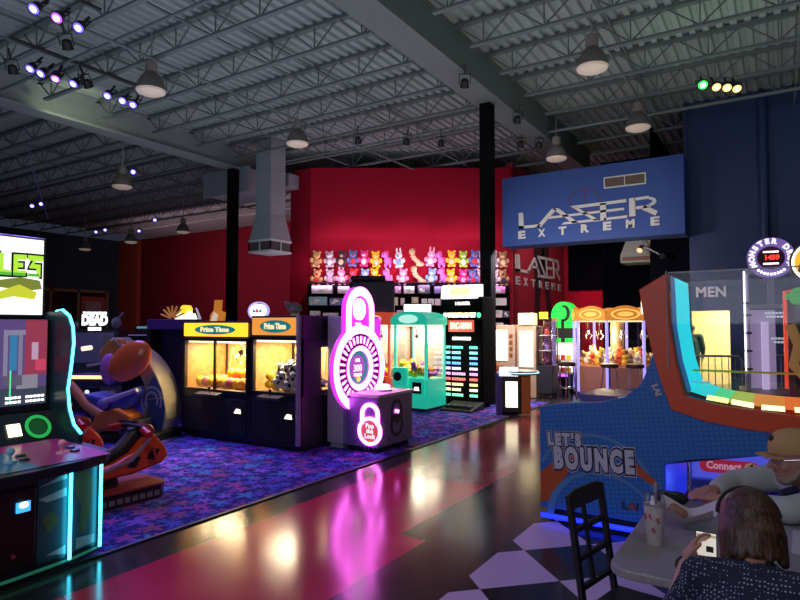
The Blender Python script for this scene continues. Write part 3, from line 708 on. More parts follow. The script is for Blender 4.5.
text('lettering', 'BIG', .06, EW, sc_, (-4.96,yc-.05,zc+.11), (0,1,0), (0,0,1), .0, .004)
text('lettering', 'TICKETS', .045, EW, sc_, (-4.96,yc-.05,zc-.09), (0,1,0), (0,0,1), .002, .004)
MB().prism(circ(yc-.03,zc-.145,.04,None,16),'yz',-4.965,-4.955).build('marker_dot', EYEL, sc_, False)
# shackle
R_, r_ = .335, .205
so = [(yc-R_,1.50)]+[(yc+R_*math.cos(a),1.90+R_*math.sin(a)) for a in [PI-PI*i/24 for i in range(25)]]+[(yc+R_,1.50)]
si = [(yc-r_,1.50)]+[(yc+r_*math.cos(a),1.90+r_*math.sin(a)) for a in [PI-PI*i/24 for i in range(25)]]+[(yc+r_,1.50)]
MB().band(so, si,'yz',-5.03,-4.95,False,True).build('shackle', [EPINKW,EMAGT], t)
MB().prism(si,'yz',-5.03,-5.0).build('shackle_panel', EMAG, t, False)
MB().prism(circ(yc+.02,1.92,.13,.15,28),'yz',-5.0,-4.97).build('lamp_globe', EW, t, False)
text('lettering', 'TAP', .07, EW, t, (-4.99,yc,1.70), (0,1,0), (0,0,1), .004, .004)
# padlock neon on the side towards the camera
xc = -4.60
def lock_art(xc, zc_, s, y, mats, parent):
    o_ = [(xc-.13*s,zc_+.10*s)]+[(xc+.13*s*math.cos(a),zc_+.22*s+.13*s*math.sin(a)) for a in [PI-PI*i/16 for i in range(17)]]+[(xc+.13*s,zc_+.10*s)]
    i_ = [(xc-.085*s,zc_+.10*s)]+[(xc+.085*s*math.cos(a),zc_+.22*s+.085*s*math.sin(a)) for a in [PI-PI*i/16 for i in range(17)]]+[(xc+.085*s,zc_+.10*s)]
    return o_, i_
o_, i_ = lock_art(xc,.27,1.15,6.55,None,t)
pn = MB().prism([(-5.0,.10),(-4.49,.10),(-4.49,.73),(-5.0,.73)],'xz',6.543,6.55).build('side_print', VIOL, t, False)
mb = MB()
for i in range(26):
    a = 2*PI*i/26; mb.bar((-4.66+.21*math.cos(a),6.542,.36+.24*math.sin(a)),(-4.66+.29*math.cos(a),6.542,.36+.31*math.sin(a)),.012,.004)
mb.build('ray_print', M('ray_violet',(.25,.2,.55),.4), pn, False)
nl = MB().band(o_, i_,'xz',6.52,6.545,False).band(circ(xc,.30,.188,.188,36), circ(xc,.30,.145,.145,36),'xz',6.515,6.545).build('neon_padlock', EPINKW, t)
dk = MB().prism(circ(xc,.30,.146,None,32),'xz',6.53,6.545).build('neon_disc', E('neon_disc_red',(.85,.10,.14),.55), nl, False)
text('lettering', 'Pop\nthe\nLock', .085, E('lock_letter',(1,.95,.95),1.0), dk, (xc,6.526,.30), (1,0,0), (0,0,1), .002, .003, 1, None, 'CENTER', .8)
# printed padlock on the aisle face of the console
o_, i_ = lock_art(7.0,.30,1.1,0,None,t)
pr = MB().band(o_, i_,'yz',-4.48,-4.474,False).band(circ(7.0,.33,.16,None,28), circ(7.0,.33,.11,None,28),'yz',-4.48,-4.474).prism(circ(7.02,.42,.085,.07,16),'yz',-4.48,-4.472).build('padlock_print', M('print_dark_violet',(.02,.012,.035),.4), t, False)
for i in range(7):
    a = i*2*PI/7+.2
    MB().bar((-4.477,7.0+.24*math.cos(a),.33+.24*math.sin(a)),(-4.477,7.0+.29*math.cos(a),.33+.29*math.sin(a)),.02,.006).build('tick_print', BLACK, pr, False)
text('lettering', 'Pop', .06, EPINKW, pr, (-4.47,7.0,.52), (0,1,0), (0,0,1), .004, .002)
# tall black cabinet behind the padlock game
t = thing('arcade_cabinet', 'tall black cabinet with rounded top behind the giant padlock', 'arcade machine', (-8.2,11.6,0))
a_ = Vector((-8.5,11.25)); b_ = Vector((-7.62,11.8)); nn = Vector((-.53,.845))*.7
MB().prism([tuple(a_),tuple(b_),tuple(b_+nn),tuple(a_+nn)],'xy',0,2.74).prism([tuple(a_+(b_-a_)*.0),tuple(a_+(b_-a_)*.8),tuple(a_+(b_-a_)*.8+nn),tuple(a_+nn)],'xy',2.74,2.86).build('body', M('black_purple_laminate',(.018,.01,.03),.4), t, False, .05)
MB().prism([tuple(a_+(b_-a_)*.1-nn*.01),tuple(a_+(b_-a_)*.9-nn*.01),tuple(a_+(b_-a_)*.9),tuple(a_+(b_-a_)*.1)],'xy',.3,2.1).build('front_panel', M('deep_violet_panel',(.03,.012,.06),.35), t, False)

# ------------------------------------------------------------------ domed crane games (red, green)
def crane_game(col, emis, lab, nm):
    P = M(nm+'_plastic', col, .35, 0, emis, .38)
    t = thing('crane_game', lab, 'arcade machine', (0,0,0))
    w, d = .78, .80
    MB().box(-w/2,w/2,0,d,.06,.62).build('base', P, t, False, .02)
    MB().box(-w/2+.05,w/2-.05,.05,d-.05,0,.06).build('plinth', BLACK, t, False)
    c = MB().box(-w/2+.04,-.02,-.10,.0,.50,.86).build('control_box', P, t, False, .02)
    MB().prism(circ(-.22,.68,.09,None,20),'xz',-.12,-.10).build('speaker', DARK, c, False)
    ch = MB().box(.02,w/2-.04,-.06,.0,.30,.66).build('prize_chute', P, t, False, .02)
    MB().box(.10,.30,-.07,-.06,.36,.58).build('chute_door', BLACK, ch, False)
    MB().prism([(.13,.42),(.26,.42),(.24,.49),(.16,.49)],'xz',-.08,-.07).build('coin_light', EWARM, ch, False)
    for sx in (-1,1):
        for yy in (.03,d-.03): MB().cyl((sx*(w/2-.035),yy,.62),(sx*(w/2-.035),yy,1.70),.035,.035,12).build('post', M(nm+'_post',tuple(.5*c_+.25 for c_ in col),.3,0,emis,.55) if (nm+'_post') not in bpy.data.materials else bpy.data.materials[nm+'_post'], t)
    MB().box(-w/2+.07,w/2-.07,.02,.025,.62,1.70).box(-w/2+.02,-w/2+.025,.06,d-.06,.62,1.70).box(w/2-.025,w/2-.02,.06,d-.06,.62,1.70).build('glass', CLEAR, t, False)
    MB().box(-w/2+.06,w/2-.06,d-.05,d-.03,.62,1.70).build('back_mirror', M(nm+'_back',(.45,.40,.36),.3,scale=9,var=.5), t, False)
    dome = [(-w/2-.03,1.70)]+[((w/2+.03)*math.cos(a),1.80+.17*math.sin(a)) for a in [PI-PI*i/16 for i in range(17)]]+[(w/2+.03,1.70)]
    dm = MB().prism(dome,'xz',-.06,d+.02).build('dome', P, t, False, .015)
    MB().prism(circ(0,1.82,.22,.085,28),'xz',-.075,-.06).build('logo_plate', E(nm+'_logo',tuple(.5+.5*c_ for c_ in emis),.9), dm, False)
    MB().box(-w/2+.05,w/2-.05,.05,d-.05,1.675,1.70).build('light_panel', EWARM, t, False)
    claw_arm(t, -.05, .35, 1.68, 1.34)
    return t
cr = crane_game((.75,.06,.03),(1,.12,.05),'red domed crane game half hidden behind the giant padlock','crane_red')
cr.location = (-7.08,10.2,0)
cg = crane_game((.02,.60,.42),(.03,.9,.62),'green domed crane game full of yellow toys beside the tall black score board','crane_green')
cg.location = (-6.22,10.2,0)
for cx_, nm_ in ((-7.08,'red'),(-6.22,'green')):
    for i in range(26):
        r0 = random.random(); m, cn = ((BALLY,'yellow'),(BALLO,'orange'),(BALLY,'yellow'),(M('toy_violet',(.35,.12,.5),.6) if 'toy_violet' not in bpy.data.materials else bpy.data.materials['toy_violet'],'violet'))[i%4]
        x = cx_-.28+(i%6)*.11+random.uniform(-.02,.02); y = 10.32+(i//6)*.13; z = .70+random.uniform(0,.07)+(.10 if i%3==0 else 0)
        g = MB().ell((0,0,0),(.075,.065,.07)).ell((0,-.01,.075),(.06,.055,.055)).ell((-.04,-.01,.115),.018).ell((.04,-.01,.115),.018)
        o = tag(g.build('plush_toy', m), cn+' toy in the heap inside the '+nm_+' crane game', 'plush toy', 'toys in the '+nm_+' crane game')
        o.location = (x,y,z); o.rotation_euler = (random.uniform(-.8,.3),random.uniform(-.5,.5),random.uniform(-1,1))

# ------------------------------------------------------------------ tall score board game
t = thing('score_board_game', 'tall black score board game with coloured score rows and a white lit marquee', 'arcade machine', (-5.52,11.3,0))
x0, x1, y0 = -6.0, -5.06, 11.1
MB().box(x0,x1,y0,y0+.55,.10,2.28).box(x0+.05,x1-.05,y0+.05,y0+.5,0,.1).build('body', POSTK, t, False, .02)
mq = MB().prism([(y0-.12,2.24),(y0-.06,2.52),(y0+.25,2.54),(y0+.25,2.24)],'yz',x0+.05,x1-.08).build('marquee', E('marquee_blue_white',(.86,.92,1),1.7), t, False, .02)
MB().prism([(x0+.25,2.30),(x1-.25,2.30),(x1-.2,2.46),(x0+.3,2.46)],'xz',y0-.13,y0-.07).build('marquee_print', E('marquee_pale_yellow',(1,.92,.45),1.2), mq, False)
text('lettering', '1 PLAYER', .075, EW, t, (-5.50,y0-.01,2.14), (1,0,0), (0,0,1), .006, .004, 1, .34)
text('lettering', "WORLD'S LARGEST", .11, EWARM, t, (-5.52,y0-.01,1.90), (1,0,0), (0,0,1), .012, .004, 1, .66)
MB().prism(circ(-5.90,1.90,.045,.055,14),'xz',y0-.012,y0).build('lamp', EW, t, False)
MB().prism(circ(-5.13,1.90,.045,.055,14),'xz',y0-.012,y0).build('lamp', E('lamp_green',(.1,.9,.5),1.5), t, False)
lg = MB().box(-5.82,-5.24,y0-.015,y0,1.56,1.80).build('logo_plate', E('logo_red',(.85,.16,.10),.8), t, False)
text('lettering', 'PAC-MAN', .17, E('logo_cream',(1,.9,.65),1.4), lg, (-5.53,y0-.022,1.68), (1,0,0), (0,0,1), .012, .004, 1, .48)
text('lettering', 'HIGH SCORES', .075, EW, t, (-5.52,y0-.01,1.42), (1,0,0), (0,0,1), .006, .004, 1, .42)
rc = [(.15,.9,.6),(.25,.8,.75),(.15,.55,1),(.12,.40,.95),(.85,.6,1),(.95,.35,.85),(1,.15,.12),(1,.75,.35),(.95,.9,.5),(.2,.9,.5)]
nm_ = ['1ST','2ND','3RD','4TH','5TH','6TH','7TH','8TH','9TH','10TH']
for i in range(10):
    m = E('score_row_'+str(i), rc[i], 2.1); z = 1.24-i*.108
    rr = random.Random(i)
    text('lettering', nm_[i], .062, m, t, (-5.83,y0-.008,z), (1,0,0), (0,0,1), .006, .004, 1, .10)
    mb = MB(); xx = -5.74
    for j in range(rr.randint(4,6)): mb.box(xx,xx+.038,y0-.01,y0,z-.026,z+.026); xx += .052
    xx = -5.34
    for j in range(4): mb.box(xx,xx+.034,y0-.01,y0,z-.026,z+.026); xx += .046
    mb.build('score_row', m, t, False)
pd = MB().prism([(y0-.62,.05),(y0-.03,.16),(y0-.03,.0),(y0-.62,.0)],'yz',x0+.30,x1+.05).build('foot_ramp', BLACKM, t, False, .01)
for i in range(4): MB().box(x0+.36+i*.15,x0+.46+i*.15,y0-.55,y0-.35,.09,.125).build('pedal', DARK, pd, False)

# ------------------------------------------------------------------ small pedestal game
t = thing('pedestal_game', 'low purple pedestal game with a white glowing front and blue lit round top', 'arcade machine', (-4.28,10.95,0))
PURP = M('pedestal_purple',(.10,.07,.26),.4)
ax = Vector((.8,.35,0)).normalized()
fx = Matrix.Translation((-4.30,10.95,0)) @ Matrix.Rotation(math.radians(20),4,'Z')
def lm(): 
    m_ = MB(); m_.X = fx; return m_
lm().box(-.36,-.24,-.28,.28,0,.80).build('side_panel', PURP, t, False, .015)
lm().box(-.24,.10,-.26,.26,.06,.78).build('body', BLACK, t, False, .01)
lm().box(-.18,.04,-.275,-.26,.16,.64).build('front_light', ECREAM, t, False)
lm().box(.10,.28,-.24,.24,.04,.74).build('front_panel', M('pedestal_orange',(.75,.25,.03),.4), t, False, .02)
tp = lm().lathe([(.34,.76),(.36,.79),(.34,.83),(.05,.84)],28,(.08,0,0)).build('round_top', M('pedestal_top',(.35,.38,.42),.3), t)
lm().lathe([(.345,.785),(.37,.795),(.345,.81)],28,(.08,0,0)).build('top_light', E('pale_cyan_ring',(.35,.85,1),1.6), tp)
lm().add([(-.30,-.30,.80),(.05,-.32,.80),(.05,-.10,.90),(-.30,-.08,.90),(-.30,-.30,.74),(.05,-.32,.74),(.05,-.10,.74),(-.30,-.08,.74)],[(0,1,2,3),(0,4,5,1),(1,5,6,2),(2,6,7,3),(3,7,4,0),(4,7,6,5)]).build('control_panel', E('control_white',(.85,.92,1),1.0), t, False)
# ------------------------------------------------------------------ kiosks and cases at the back of the aisle
BEIGE = M('kiosk_beige',(.55,.36,.24),.45)
def kiosk(x0,x1,y0,d,h,lab):
    t = thing('ticket_kiosk', lab, 'kiosk', ((x0+x1)/2,y0+d/2,0))
    MB().box(x0,x1,y0,y0+d,0,h).build('body', BEIGE, t, False, .02)
    return t
t = kiosk(-6.02,-5.32,13.5,.5,1.70,'beige ticket kiosk with one large white lit panel right of the score board')
MB().box(-5.88,-5.50,13.48,13.5,.85,1.58).build('lit_panel', ECREAM, t, False, .005)
for i in range(4): MB().box(-5.45,-5.37,13.485,13.5,.95+i*.15,1.03+i*.15).build('button', M('button_brown',(.25,.10,.05),.4) if i==0 else bpy.data.materials['button_brown'], t, False)
MB().box(-5.95,-5.6,13.48,13.5,.62,.74).build('ticket_slot', M('slot_red_brown',(.45,.12,.05),.4), t, False)
t = kiosk(-5.27,-4.80,13.5,.5,1.68,'taller beige kiosk with a glowing yellow box on top')
MB().box(-5.20,-4.87,13.48,13.5,.72,1.55).build('lit_panel', ECREAM, t, False, .005)
MB().box(-5.22,-4.86,13.46,13.8,1.70,1.98).build('top_box', E('topper_cream_yellow',(1,.85,.42),1.5), t, False, .02)
t = thing('glass_cabinet', 'slim glass cabinet on wheels beside the glowing yellow box kiosk', 'cabinet', (-4.58,13.7,0))
MB().box(-4.76,-4.42,13.5,13.95,.12,.78).build('base', DARK, t, False, .01)
mb = MB()
for xx in (-4.76,-4.44):
    for yy in (13.5,13.93): mb.box(xx,xx+.02,yy,yy+.02,.78,1.82)
mb.box(-4.76,-4.42,13.5,13.95,1.80,1.86).box(-4.76,-4.42,13.5,13.95,.78,.80).build('frame', CHROME, t, False)
MB().box(-4.74,-4.44,13.51,13.515,.8,1.8).box(-4.43,-4.425,13.52,13.93,.8,1.8).build('glass', CLEAR, t, False)
MB().box(-4.74,-4.46,13.92,13.93,.8,1.8).build('back_panel', M('pink_print',(.55,.22,.42),.5,scale=9,var=.7), t, False)
for zz in (1.1,1.45): MB().box(-4.74,-4.44,13.52,13.92,zz,zz+.015).build('shelf', CLEAR if zz<0 else WHITE, t, False)
for sx in (-4.72,-4.46): MB().cyl((sx-.02,13.55,.05),(sx+.02,13.55,.05),.05,.05,12).build('caster', RUBBER, t)
MB().box(-4.70,-4.5,13.46,13.5,1.84,2.0).build('topper', EYEL, t, False)
for i, (zz, m, cn) in enumerate(((.80,M('figure_pink',(.7,.2,.4),.5),'pink'),(1.115,M('figure_violet',(.35,.2,.6),.5),'violet'),(1.465,M('figure_red',(.6,.08,.06),.5),'red'))):
    tag(MB().ell((-4.60,13.70,zz+.08),(.06,.05,.08)).ell((-4.60,13.69,zz+.19),.05).ell((-4.64,13.69,zz+.235),.015).ell((-4.56,13.69,zz+.235),.015).build('prize_figure', m), cn+' prize figure standing in the slim glass cabinet', 'toy')
# lit display counter
t = thing('display_counter', 'white lit glass display counter with purple glow underneath', 'counter', (-4.6,15.4,0))
MB().box(-5.35,-4.52,15.1,15.8,.05,.42).build('base', BLACK, t, False, .01)
MB().box(-5.35,-4.52,15.06,15.1,.40,.45).build('under_light', E('violet_strip',(.55,.10,.9),2.2), t, False)
MB().box(-5.33,-4.54,15.75,15.78,.48,1.18).build('back_light', E('case_white',(1,.93,.9),1.5), t, False)
MB().box(-5.35,-4.52,15.1,15.8,1.18,1.24).box(-5.35,-4.52,15.1,15.8,.44,.48).box(-5.35,-4.52,15.2,15.75,.78,.80).build('frame', WHITE, t, False)
MB().box(-5.33,-4.54,15.11,15.115,.48,1.18).build('glass', CLEAR, t, False)
for i in range(5):
    for zz, row in ((.80,'upper'),(.48,'lower')):
        m, cn = ((BALLY,'yellow'),(M('snack_green',(.2,.5,.15),.5),'green'),(BALLO,'orange'),(REDP,'red'))[(i+int(zz*10))%4]
        tag(MB().box(-5.2+i*.14,-5.11+i*.14,15.3,15.42,zz,zz+.13).build('snack_box', m, None, False, .006), cn+' snack box on the '+row+' shelf of the lit counter, '+ORD[i]+' from the left', 'snack box', 'snack boxes in the lit counter')
# green lit dark tower
t = thing('machine_tower', 'dark tower with a rounded glowing green top behind the lit counter', 'arcade machine', (-4.92,16.3,0))
MB().box(-5.30,-4.62,16.1,16.7,0,1.62).build('body', BLACK, t, False, .01)
top = [(-5.28,1.62)]+[(-4.96+.32*math.cos(a),1.95+.38*math.sin(a)) for a in [PI-PI*i/20 for i in range(21)]]+[(-4.64,1.62)]
tt = MB().prism(top,'xz',16.1,16.5).build('lit_top', EGREEN, t, False)
MB().band(circ(-4.92,2.02,.16,.22,20,-PI*.55,PI*.6,True), circ(-4.94,2.02,.09,.16,20,-PI*.55,PI*.6,True),'xz',16.07,16.1,False).box(-5.00,-4.92,16.07,16.1,1.62,1.86).build('emblem', BLACK, tt, False)
MB().box(-5.26,-5.02,16.08,16.1,1.12,1.34).box(-4.90,-4.66,16.08,16.1,1.12,1.34).build('lit_panel', EGREEN, t, False)
for i in range(4): MB().cyl((-5.22+i*.18,16.07,.1),(-5.22+i*.18,16.07,1.1),.012,.012,8).build('rail', CHROME, t)

# ------------------------------------------------------------------ eight sided crane carousel
cx, cy, R_ = -3.38, 15.35, 1.06
N_ = 8; A0 = math.radians(-90-0.0)
def ov(r, k, z): a = A0 + k*2*PI/N_; return (cx+r*math.cos(a), cy+r*math.sin(a), z)
t = thing('crane_carousel', 'eight sided crane carousel with lit violet posts and golden oval crown panels', 'arcade machine', (cx,cy,0))
MB().prism([ov(R_,k,0)[:2] for k in range(N_)],'xy',.06,.72).build('base', M('carousel_base',(.30,.12,.10),.35), t, False, .01)
MB().prism([ov(R_+.06,k,0)[:2] for k in range(N_)],'xy',0,.07).build('foot_ring', CHROME, t, False)
MB().prism([ov(R_-.05,k,0)[:2] for k in range(N_)],'xy',.72,.76).build('prize_bed', M('bed_orange',(.7,.30,.08),.5), t, False)
MB().prism([ov(R_,k,0)[:2] for k in range(N_)],'xy',1.78,1.82).build('ceiling_panel', E('carousel_glow',(1,.72,.38),1.6), t, False)
GOLD = M('crown_gold',(.45,.17,.025),.4,0,(.9,.34,.04),.28); GOLDO = M('crown_oval',(.75,.20,.04),.4,0,(1,.50,.10),1.0)
for k in range(N_):
    MB().tube([ov(R_,k,.1),ov(R_,k,1.80)], .035, 10).build('post_light', ELAV, t)
    a, b = Vector(ov(R_,k,0)), Vector(ov(R_,k+1,0)); d = b-a; nn = Vector((d.y,-d.x,0)).normalized()
    L_ = d.length
    MB().add([a+Vector((0,0,.76)),b+Vector((0,0,.76)),b+Vector((0,0,1.78)),a+Vector((0,0,1.78))],[(0,1,2,3)]).build('glass_panel', CLEAR, t, False)
    g = []
    for i in range(13):
        s_ = i/12; g.append(a+d*s_+nn*.05+Vector((0,0,2.02+.13*math.sin(PI*s_))))
    vs = [a+nn*.05+Vector((0,0,1.80)),b+nn*.05+Vector((0,0,1.80))]+g[::-1]
    bk = [v-nn*.08 for v in vs]; m_ = len(vs)
    cp = MB().add(vs+bk,[tuple(range(m_)),tuple(range(2*m_-1,m_-1,-1))]+[(i,(i+1)%m_,m_+(i+1)%m_,m_+i) for i in range(m_)]).build('crown_panel', GOLD, t, False)
    c_ = a+d*.5+nn*.06+Vector((0,0,1.95)); dd = d.normalized()
    ring = [c_+dd*(L_*.40*math.cos(q))+Vector((0,0,.125*math.sin(q))) for q in [2*PI*i/24 for i in range(24)]]
    rin = [c_+dd*(L_*.33*math.cos(q))+Vector((0,0,.095*math.sin(q))) for q in [2*PI*i/24 for i in range(24)]]
    MB().add([v for v in ring]+[v for v in rin],[(i,(i+1)%24,24+(i+1)%24,24+i) for i in range(24)]).build('oval_ring', GOLDO, cp, False)
    MB().add([c_+dd*(L_*.22*math.cos(q))+Vector((0,0,.055*math.sin(q))) for q in [2*PI*i/18 for i in range(18)]],[tuple(range(18))]).build('oval_badge', GOLDO, cp, False)
MB().box(cx+.72,cx+.80,cy-.86,cy-.80,1.95,2.3).build('marker_light', ECREAM, t, False)
MB().cyl((cx,cy,.76),(cx,cy,1.78),.16,.16,16).build('core', M('core_mirror',(.5,.35,.2),.25,.6), t)
for k in (6,7,0,1):
    a_ = A0+(k+.5)*2*PI/N_
    claw_arm(t, cx+.7*math.cos(a_), cy+.7*math.sin(a_), 1.78, 1.40)
tc = [((.85,.70,.30),'cream'),((.85,.12,.05),'red'),((.9,.5,.05),'orange'),((.30,.20,.10),'brown'),((.9,.8,.6),'white')]
TM_ = [M('toy_'+n_, c_, .8) for c_, n_ in tc]
i = 0
for k in range(40):
    a_ = -PI*.98+ (k%20)*PI*.96/19; rr = .78 if k < 20 else .58
    z = .82+random.uniform(0,.08)+(.12 if k>=20 else 0); m = TM_[k%5]
    o = tag(MB().ell((0,0,0),(.085,.075,.09)).ell((0,-.02,.11),(.07,.06,.06)).ell((-.05,-.02,.165),.025).ell((.05,-.02,.165),.025).ell((-.09,-.03,.02),.03).ell((.09,-.03,.02),.03).build('plush_toy', m), tc[k%5][1]+' plush toy heaped in the crane carousel', 'plush toy', 'plush toys in the crane carousel')
    o.location = (cx+rr*math.cos(a_), cy+rr*math.sin(a_), z); o.rotation_euler = (random.uniform(-.4,.4),random.uniform(-.4,.4),random.uniform(-1.5,1.5))

# stools around it
def stool(lab):
    t = thing('bar_stool', lab, 'stool', (0,0,0), 0, 'stools around the crane carousel')
    MB().lathe([(.02,.76),(.19,.76),(.20,.79),(.19,.84),(.15,.855),(.02,.855)],24).build('seat', M('stool_black',(.03,.012,.012),.35) if 'stool_black' not in bpy.data.materials else bpy.data.materials['stool_black'], t)
    for k in range(4):
        a = PI/4+k*PI/2; c, s_ = math.cos(a), math.sin(a)
        MB().tube([(c*.13,s_*.13,.76),(c*.17,s_*.17,.38),(c*.21,s_*.21,0)], .013, 8).build('leg', CHROME, t)
    MB().tube([(.18*math.cos(a),.18*math.sin(a),.26) for a in [2*PI*i/24 for i in range(24)]], .011, 6, True).build('foot_ring', CHROME, t)
    return t
st = [(-4.62,14.2,'leftmost bar stool before the crane carousel'),(-4.15,13.75,'bar stool left of the carousel centre post'),(-4.80,14.75,'bar stool tucked behind the two left stools'),(-3.20,13.75,'bar stool in front of the carousel right of its centre post'),(-2.1,14.9,'rightmost bar stool beside the crane carousel'),(-2.70,13.9,'bar stool between the rightmost stool and its neighbour')]
s0 = stool(st[0][2]); s0.location = (st[0][0],st[0][1],0)
for x,y,l in st[1:]: dup(s0,(x,y,0),random.uniform(0,1),l)

# ------------------------------------------------------------------ prize counter wall with plush toys
RZ = YAW
t = thing('prize_shelf', 'dark prize shelving under the rows of plush toys', 'shelf', (0,0,0), RZ)
SHELFM = M('shelf_plum',(.010,.004,.010),.9,spec=.1)
mb = MB()
mb.box(-2.85,3.4,.10,.16,0,3.02)
for xx in (-2.85,-1.55,-.25,.95,2.3,3.36): mb.box(xx,xx+.04,-.08,.12,0,3.02)
mb.build('frame', SHELFM, t, False)
for i, zz in enumerate((1.55,1.93,2.3,2.66,3.0)): MB().box(-2.83,3.38,-.35,.10,zz-.02,zz).build('shelf_board', SHELFM, t, False)
t.location = vd(0,18.62)
PC = [((.75,.62,.78),'white'),((.55,.15,.45),'magenta'),((.20,.16,.45),'violet'),((.70,.50,.60),'pale pink'),((.25,.45,.50),'teal'),((.55,.40,.25),'tan'),((.10,.08,.15),'dark')]
PM = [M('box_'+n_.replace(' ','_'), c_, .5, scale=18, var=.5) for c_, n_ in PC]
PM2 = [M('box_print_'+n_.replace(' ','_'), tuple(1-.8*v for v in c_), .5) for c_, n_ in PC]
bx = {0:[(-2.70,.62,.24,0),(-1.9,.35,.22,3),(-.15,.18,.22,1),(.12,.32,.22,0),(.55,.36,.26,6),(1.05,.45,.22,2),(2.0,.35,.22,2),(2.75,.46,.22,1)],
      1:[(-2.78,.55,.26,4),(-2.15,.45,.22,2),(-.2,.14,.24,5),(.02,.12,.22,3),(.36,.20,.25,5),(.66,.17,.2,0),(.86,.17,.2,0),(1.06,.17,.2,3),(1.26,.17,.2,0),(2.05,.3,.2,2),(2.75,.5,.22,3)],
      2:[(-2.75,.3,.2,0),(-2.35,.45,.14,3),(-1.75,.3,.2,1),(-.1,.36,.22,3),(1.55,.2,.24,1),(2.05,.25,.2,0),(2.72,.4,.22,3),(3.15,.18,.2,6)],
      3:[(-2.7,.4,.2,2),(-.1,.3,.2,3),(.5,.3,.2,5),(1.2,.3,.2,1),(2.72,.42,.22,0)]}
for row, its in bx.items():
    zz = (2.66,2.30,1.93,1.55)[row]
    for i, (lx, w, h, mi) in enumerate(its):
        lat = lx+w/2
        o = thing('toy_box', PC[mi][1]+' boxed prize on the '+('top','second','third','lowest')[row]+' shelf below the plush toys, '+ORD[i]+' from the left', 'boxed toy', (0,0,0), RZ, 'boxed prizes on the shelves')
        MB().box(-w/2,w/2,-.12,.12,0,h).build('carton', PM[mi], o, False, .004)
        rr = random.Random(row*31+i)
        mb = MB()
        for j in range(3):
            a = rr.uniform(-w*.4,w*.15); b = rr.uniform(.03,h*.6); mb.box(a,a+w*.25,-.124,-.12,b,b+h*.25)
        mb.build('print', PM2[mi], o, False); o.location = vd(lat,18.40,zz)
o = thing('menu_screen', 'bright white lit screen over the green crane game', 'screen', (0,0,0), RZ)
MB().box(-.42,.42,-.03,.03,0,.42).build('frame', BLACK, o, False); MB().box(-.39,.39,-.036,-.03,.03,.39).build('display', E('screen_white',(.95,1,.98),1.5), o, False)
MB().box(-.04,.04,-.02,.02,-1.9,0).build('stand', BLACK, o, False); o.location = vd(.50,17.2,1.9)
# plush toys: a generic bear, rabbit, worm and foal
pmats = {}
def pm(c):
    if c not in pmats: pmats[c] = M('plush_fur_%d' % len(pmats), c, .95, scale=30, var=.15)
    return pmats[c]
EYE = BLACK
def plush(kind, c1, c2):
    mb = MB()
    if kind in ('bear','rabbit'):
        mb.ell((0,0,.14),(.12,.10,.14)).ell((-.08,-.06,.03),(.05,.08,.045)).ell((.08,-.06,.03),(.05,.08,.045))
        mb.ell((-.135,-.03,.19),(.055,.045,.075)).ell((.135,-.03,.19),(.055,.045,.075)).ell((0,-.01,.345),(.115,.10,.105))
        if kind == 'bear': mb.ell((-.085,0,.44),(.042,.025,.042)).ell((.085,0,.44),(.042,.025,.042))
        else: mb.ell((-.05,.01,.49),(.03,.022,.10)).ell((.06,.01,.48),(.03,.022,.10))
        mb.mi = 1; mb.ell((0,-.075,.14),(.08,.04,.09)).ell((0,-.09,.32),(.05,.04,.038))
        mb.mi = 2; mb.ell((-.04,-.098,.37),.013,None,6,4).ell((.04,-.098,.37),.013,None,6,4).ell((0,-.13,.33),.014,None,6,4)
    elif kind == 'worm':
        for i, (x_, z_) in enumerate(((-.09,.38),(-.07,.30),(-.03,.23),(.03,.17),(.08,.11),(.09,.06))): mb.ell((x_*1.2,-.02,z_), (.085+.006*i,.075,.048))
        mb.ell((-.11,-.02,.45),(.095,.09,.085)).ell((.16,-.02,.07),(.10,.08,.06))
        mb.mi = 1; mb.ell((-.12,-.09,.43),(.05,.03,.03))
        mb.mi = 2; mb.ell((-.15,-.10,.48),.012,None,6,4).ell((-.09,-.10,.48),.012,None,6,4)
    else:
        mb.ell((.02,0,.20),(.10,.09,.12)).ell((-.05,-.02,.38),(.09,.08,.085)).ell((-.11,-.05,.35),(.05,.045,.04)).tube([(0,0,.28),(-.04,-.01,.36)],.06,10)
        for sx, sy in ((-.05,-.05),(.08,-.05),(-.03,.05),(.10,.05)): mb.ell((sx,sy,.07),(.04,.04,.075))
        mb.mi = 1; mb.ell((.03,.02,.44),(.05,.03,.06)).ell((.05,.03,.35),(.035,.03,.10)).ell((.13,.02,.20),(.04,.03,.11)).ell((-.02,-.01,.47),(.02,.015,.04))
        mb.mi = 2; mb.ell((-.08,-.09,.40),.013,None,6,4)
    return mb, [pm(c1), pm(c2), EYE]
tan=(.62,.36,.14); gry=(.50,.42,.48); dk=(.05,.03,.05); red=(.65,.03,.04); blu=(.10,.16,.45); mag=(.70,.04,.22); yel=(.90,.50,.02); pur=(.50,.16,.55); pnk=(.85,.36,.55); wht=(.78,.72,.78); cre=(.72,.50,.30); grn=(.35,.60,.05); lbl=(.20,.40,.72); brn=(.40,.24,.10)
rowU = [(315,'bear',tan,brn,'tan'),(330,'bear',gry,wht,'grey'),(341,'bear',dk,cre,'dark'),(352,'bear',blu,red,'blue and red'),(364,'bear',mag,wht,'magenta'),(376,'bear',yel,cre,'yellow'),(387,'foal',pur,mag,'purple'),(400,'rabbit',wht,lbl,'white and blue'),(416,'worm',cre,tan,'cream'),(430,'rabbit',pnk,wht,'pink'),(441,'foal',pur,mag,'purple'),(452,'bear',yel,cre,'yellow'),(463,'bear',grn,wht,'green'),(474,'bear',blu,red,'blue and red'),(482,'bear',gry,red,'grey'),(494,'bear',wht,gry,'white'),(504,'bear',brn,cre,'brown')]
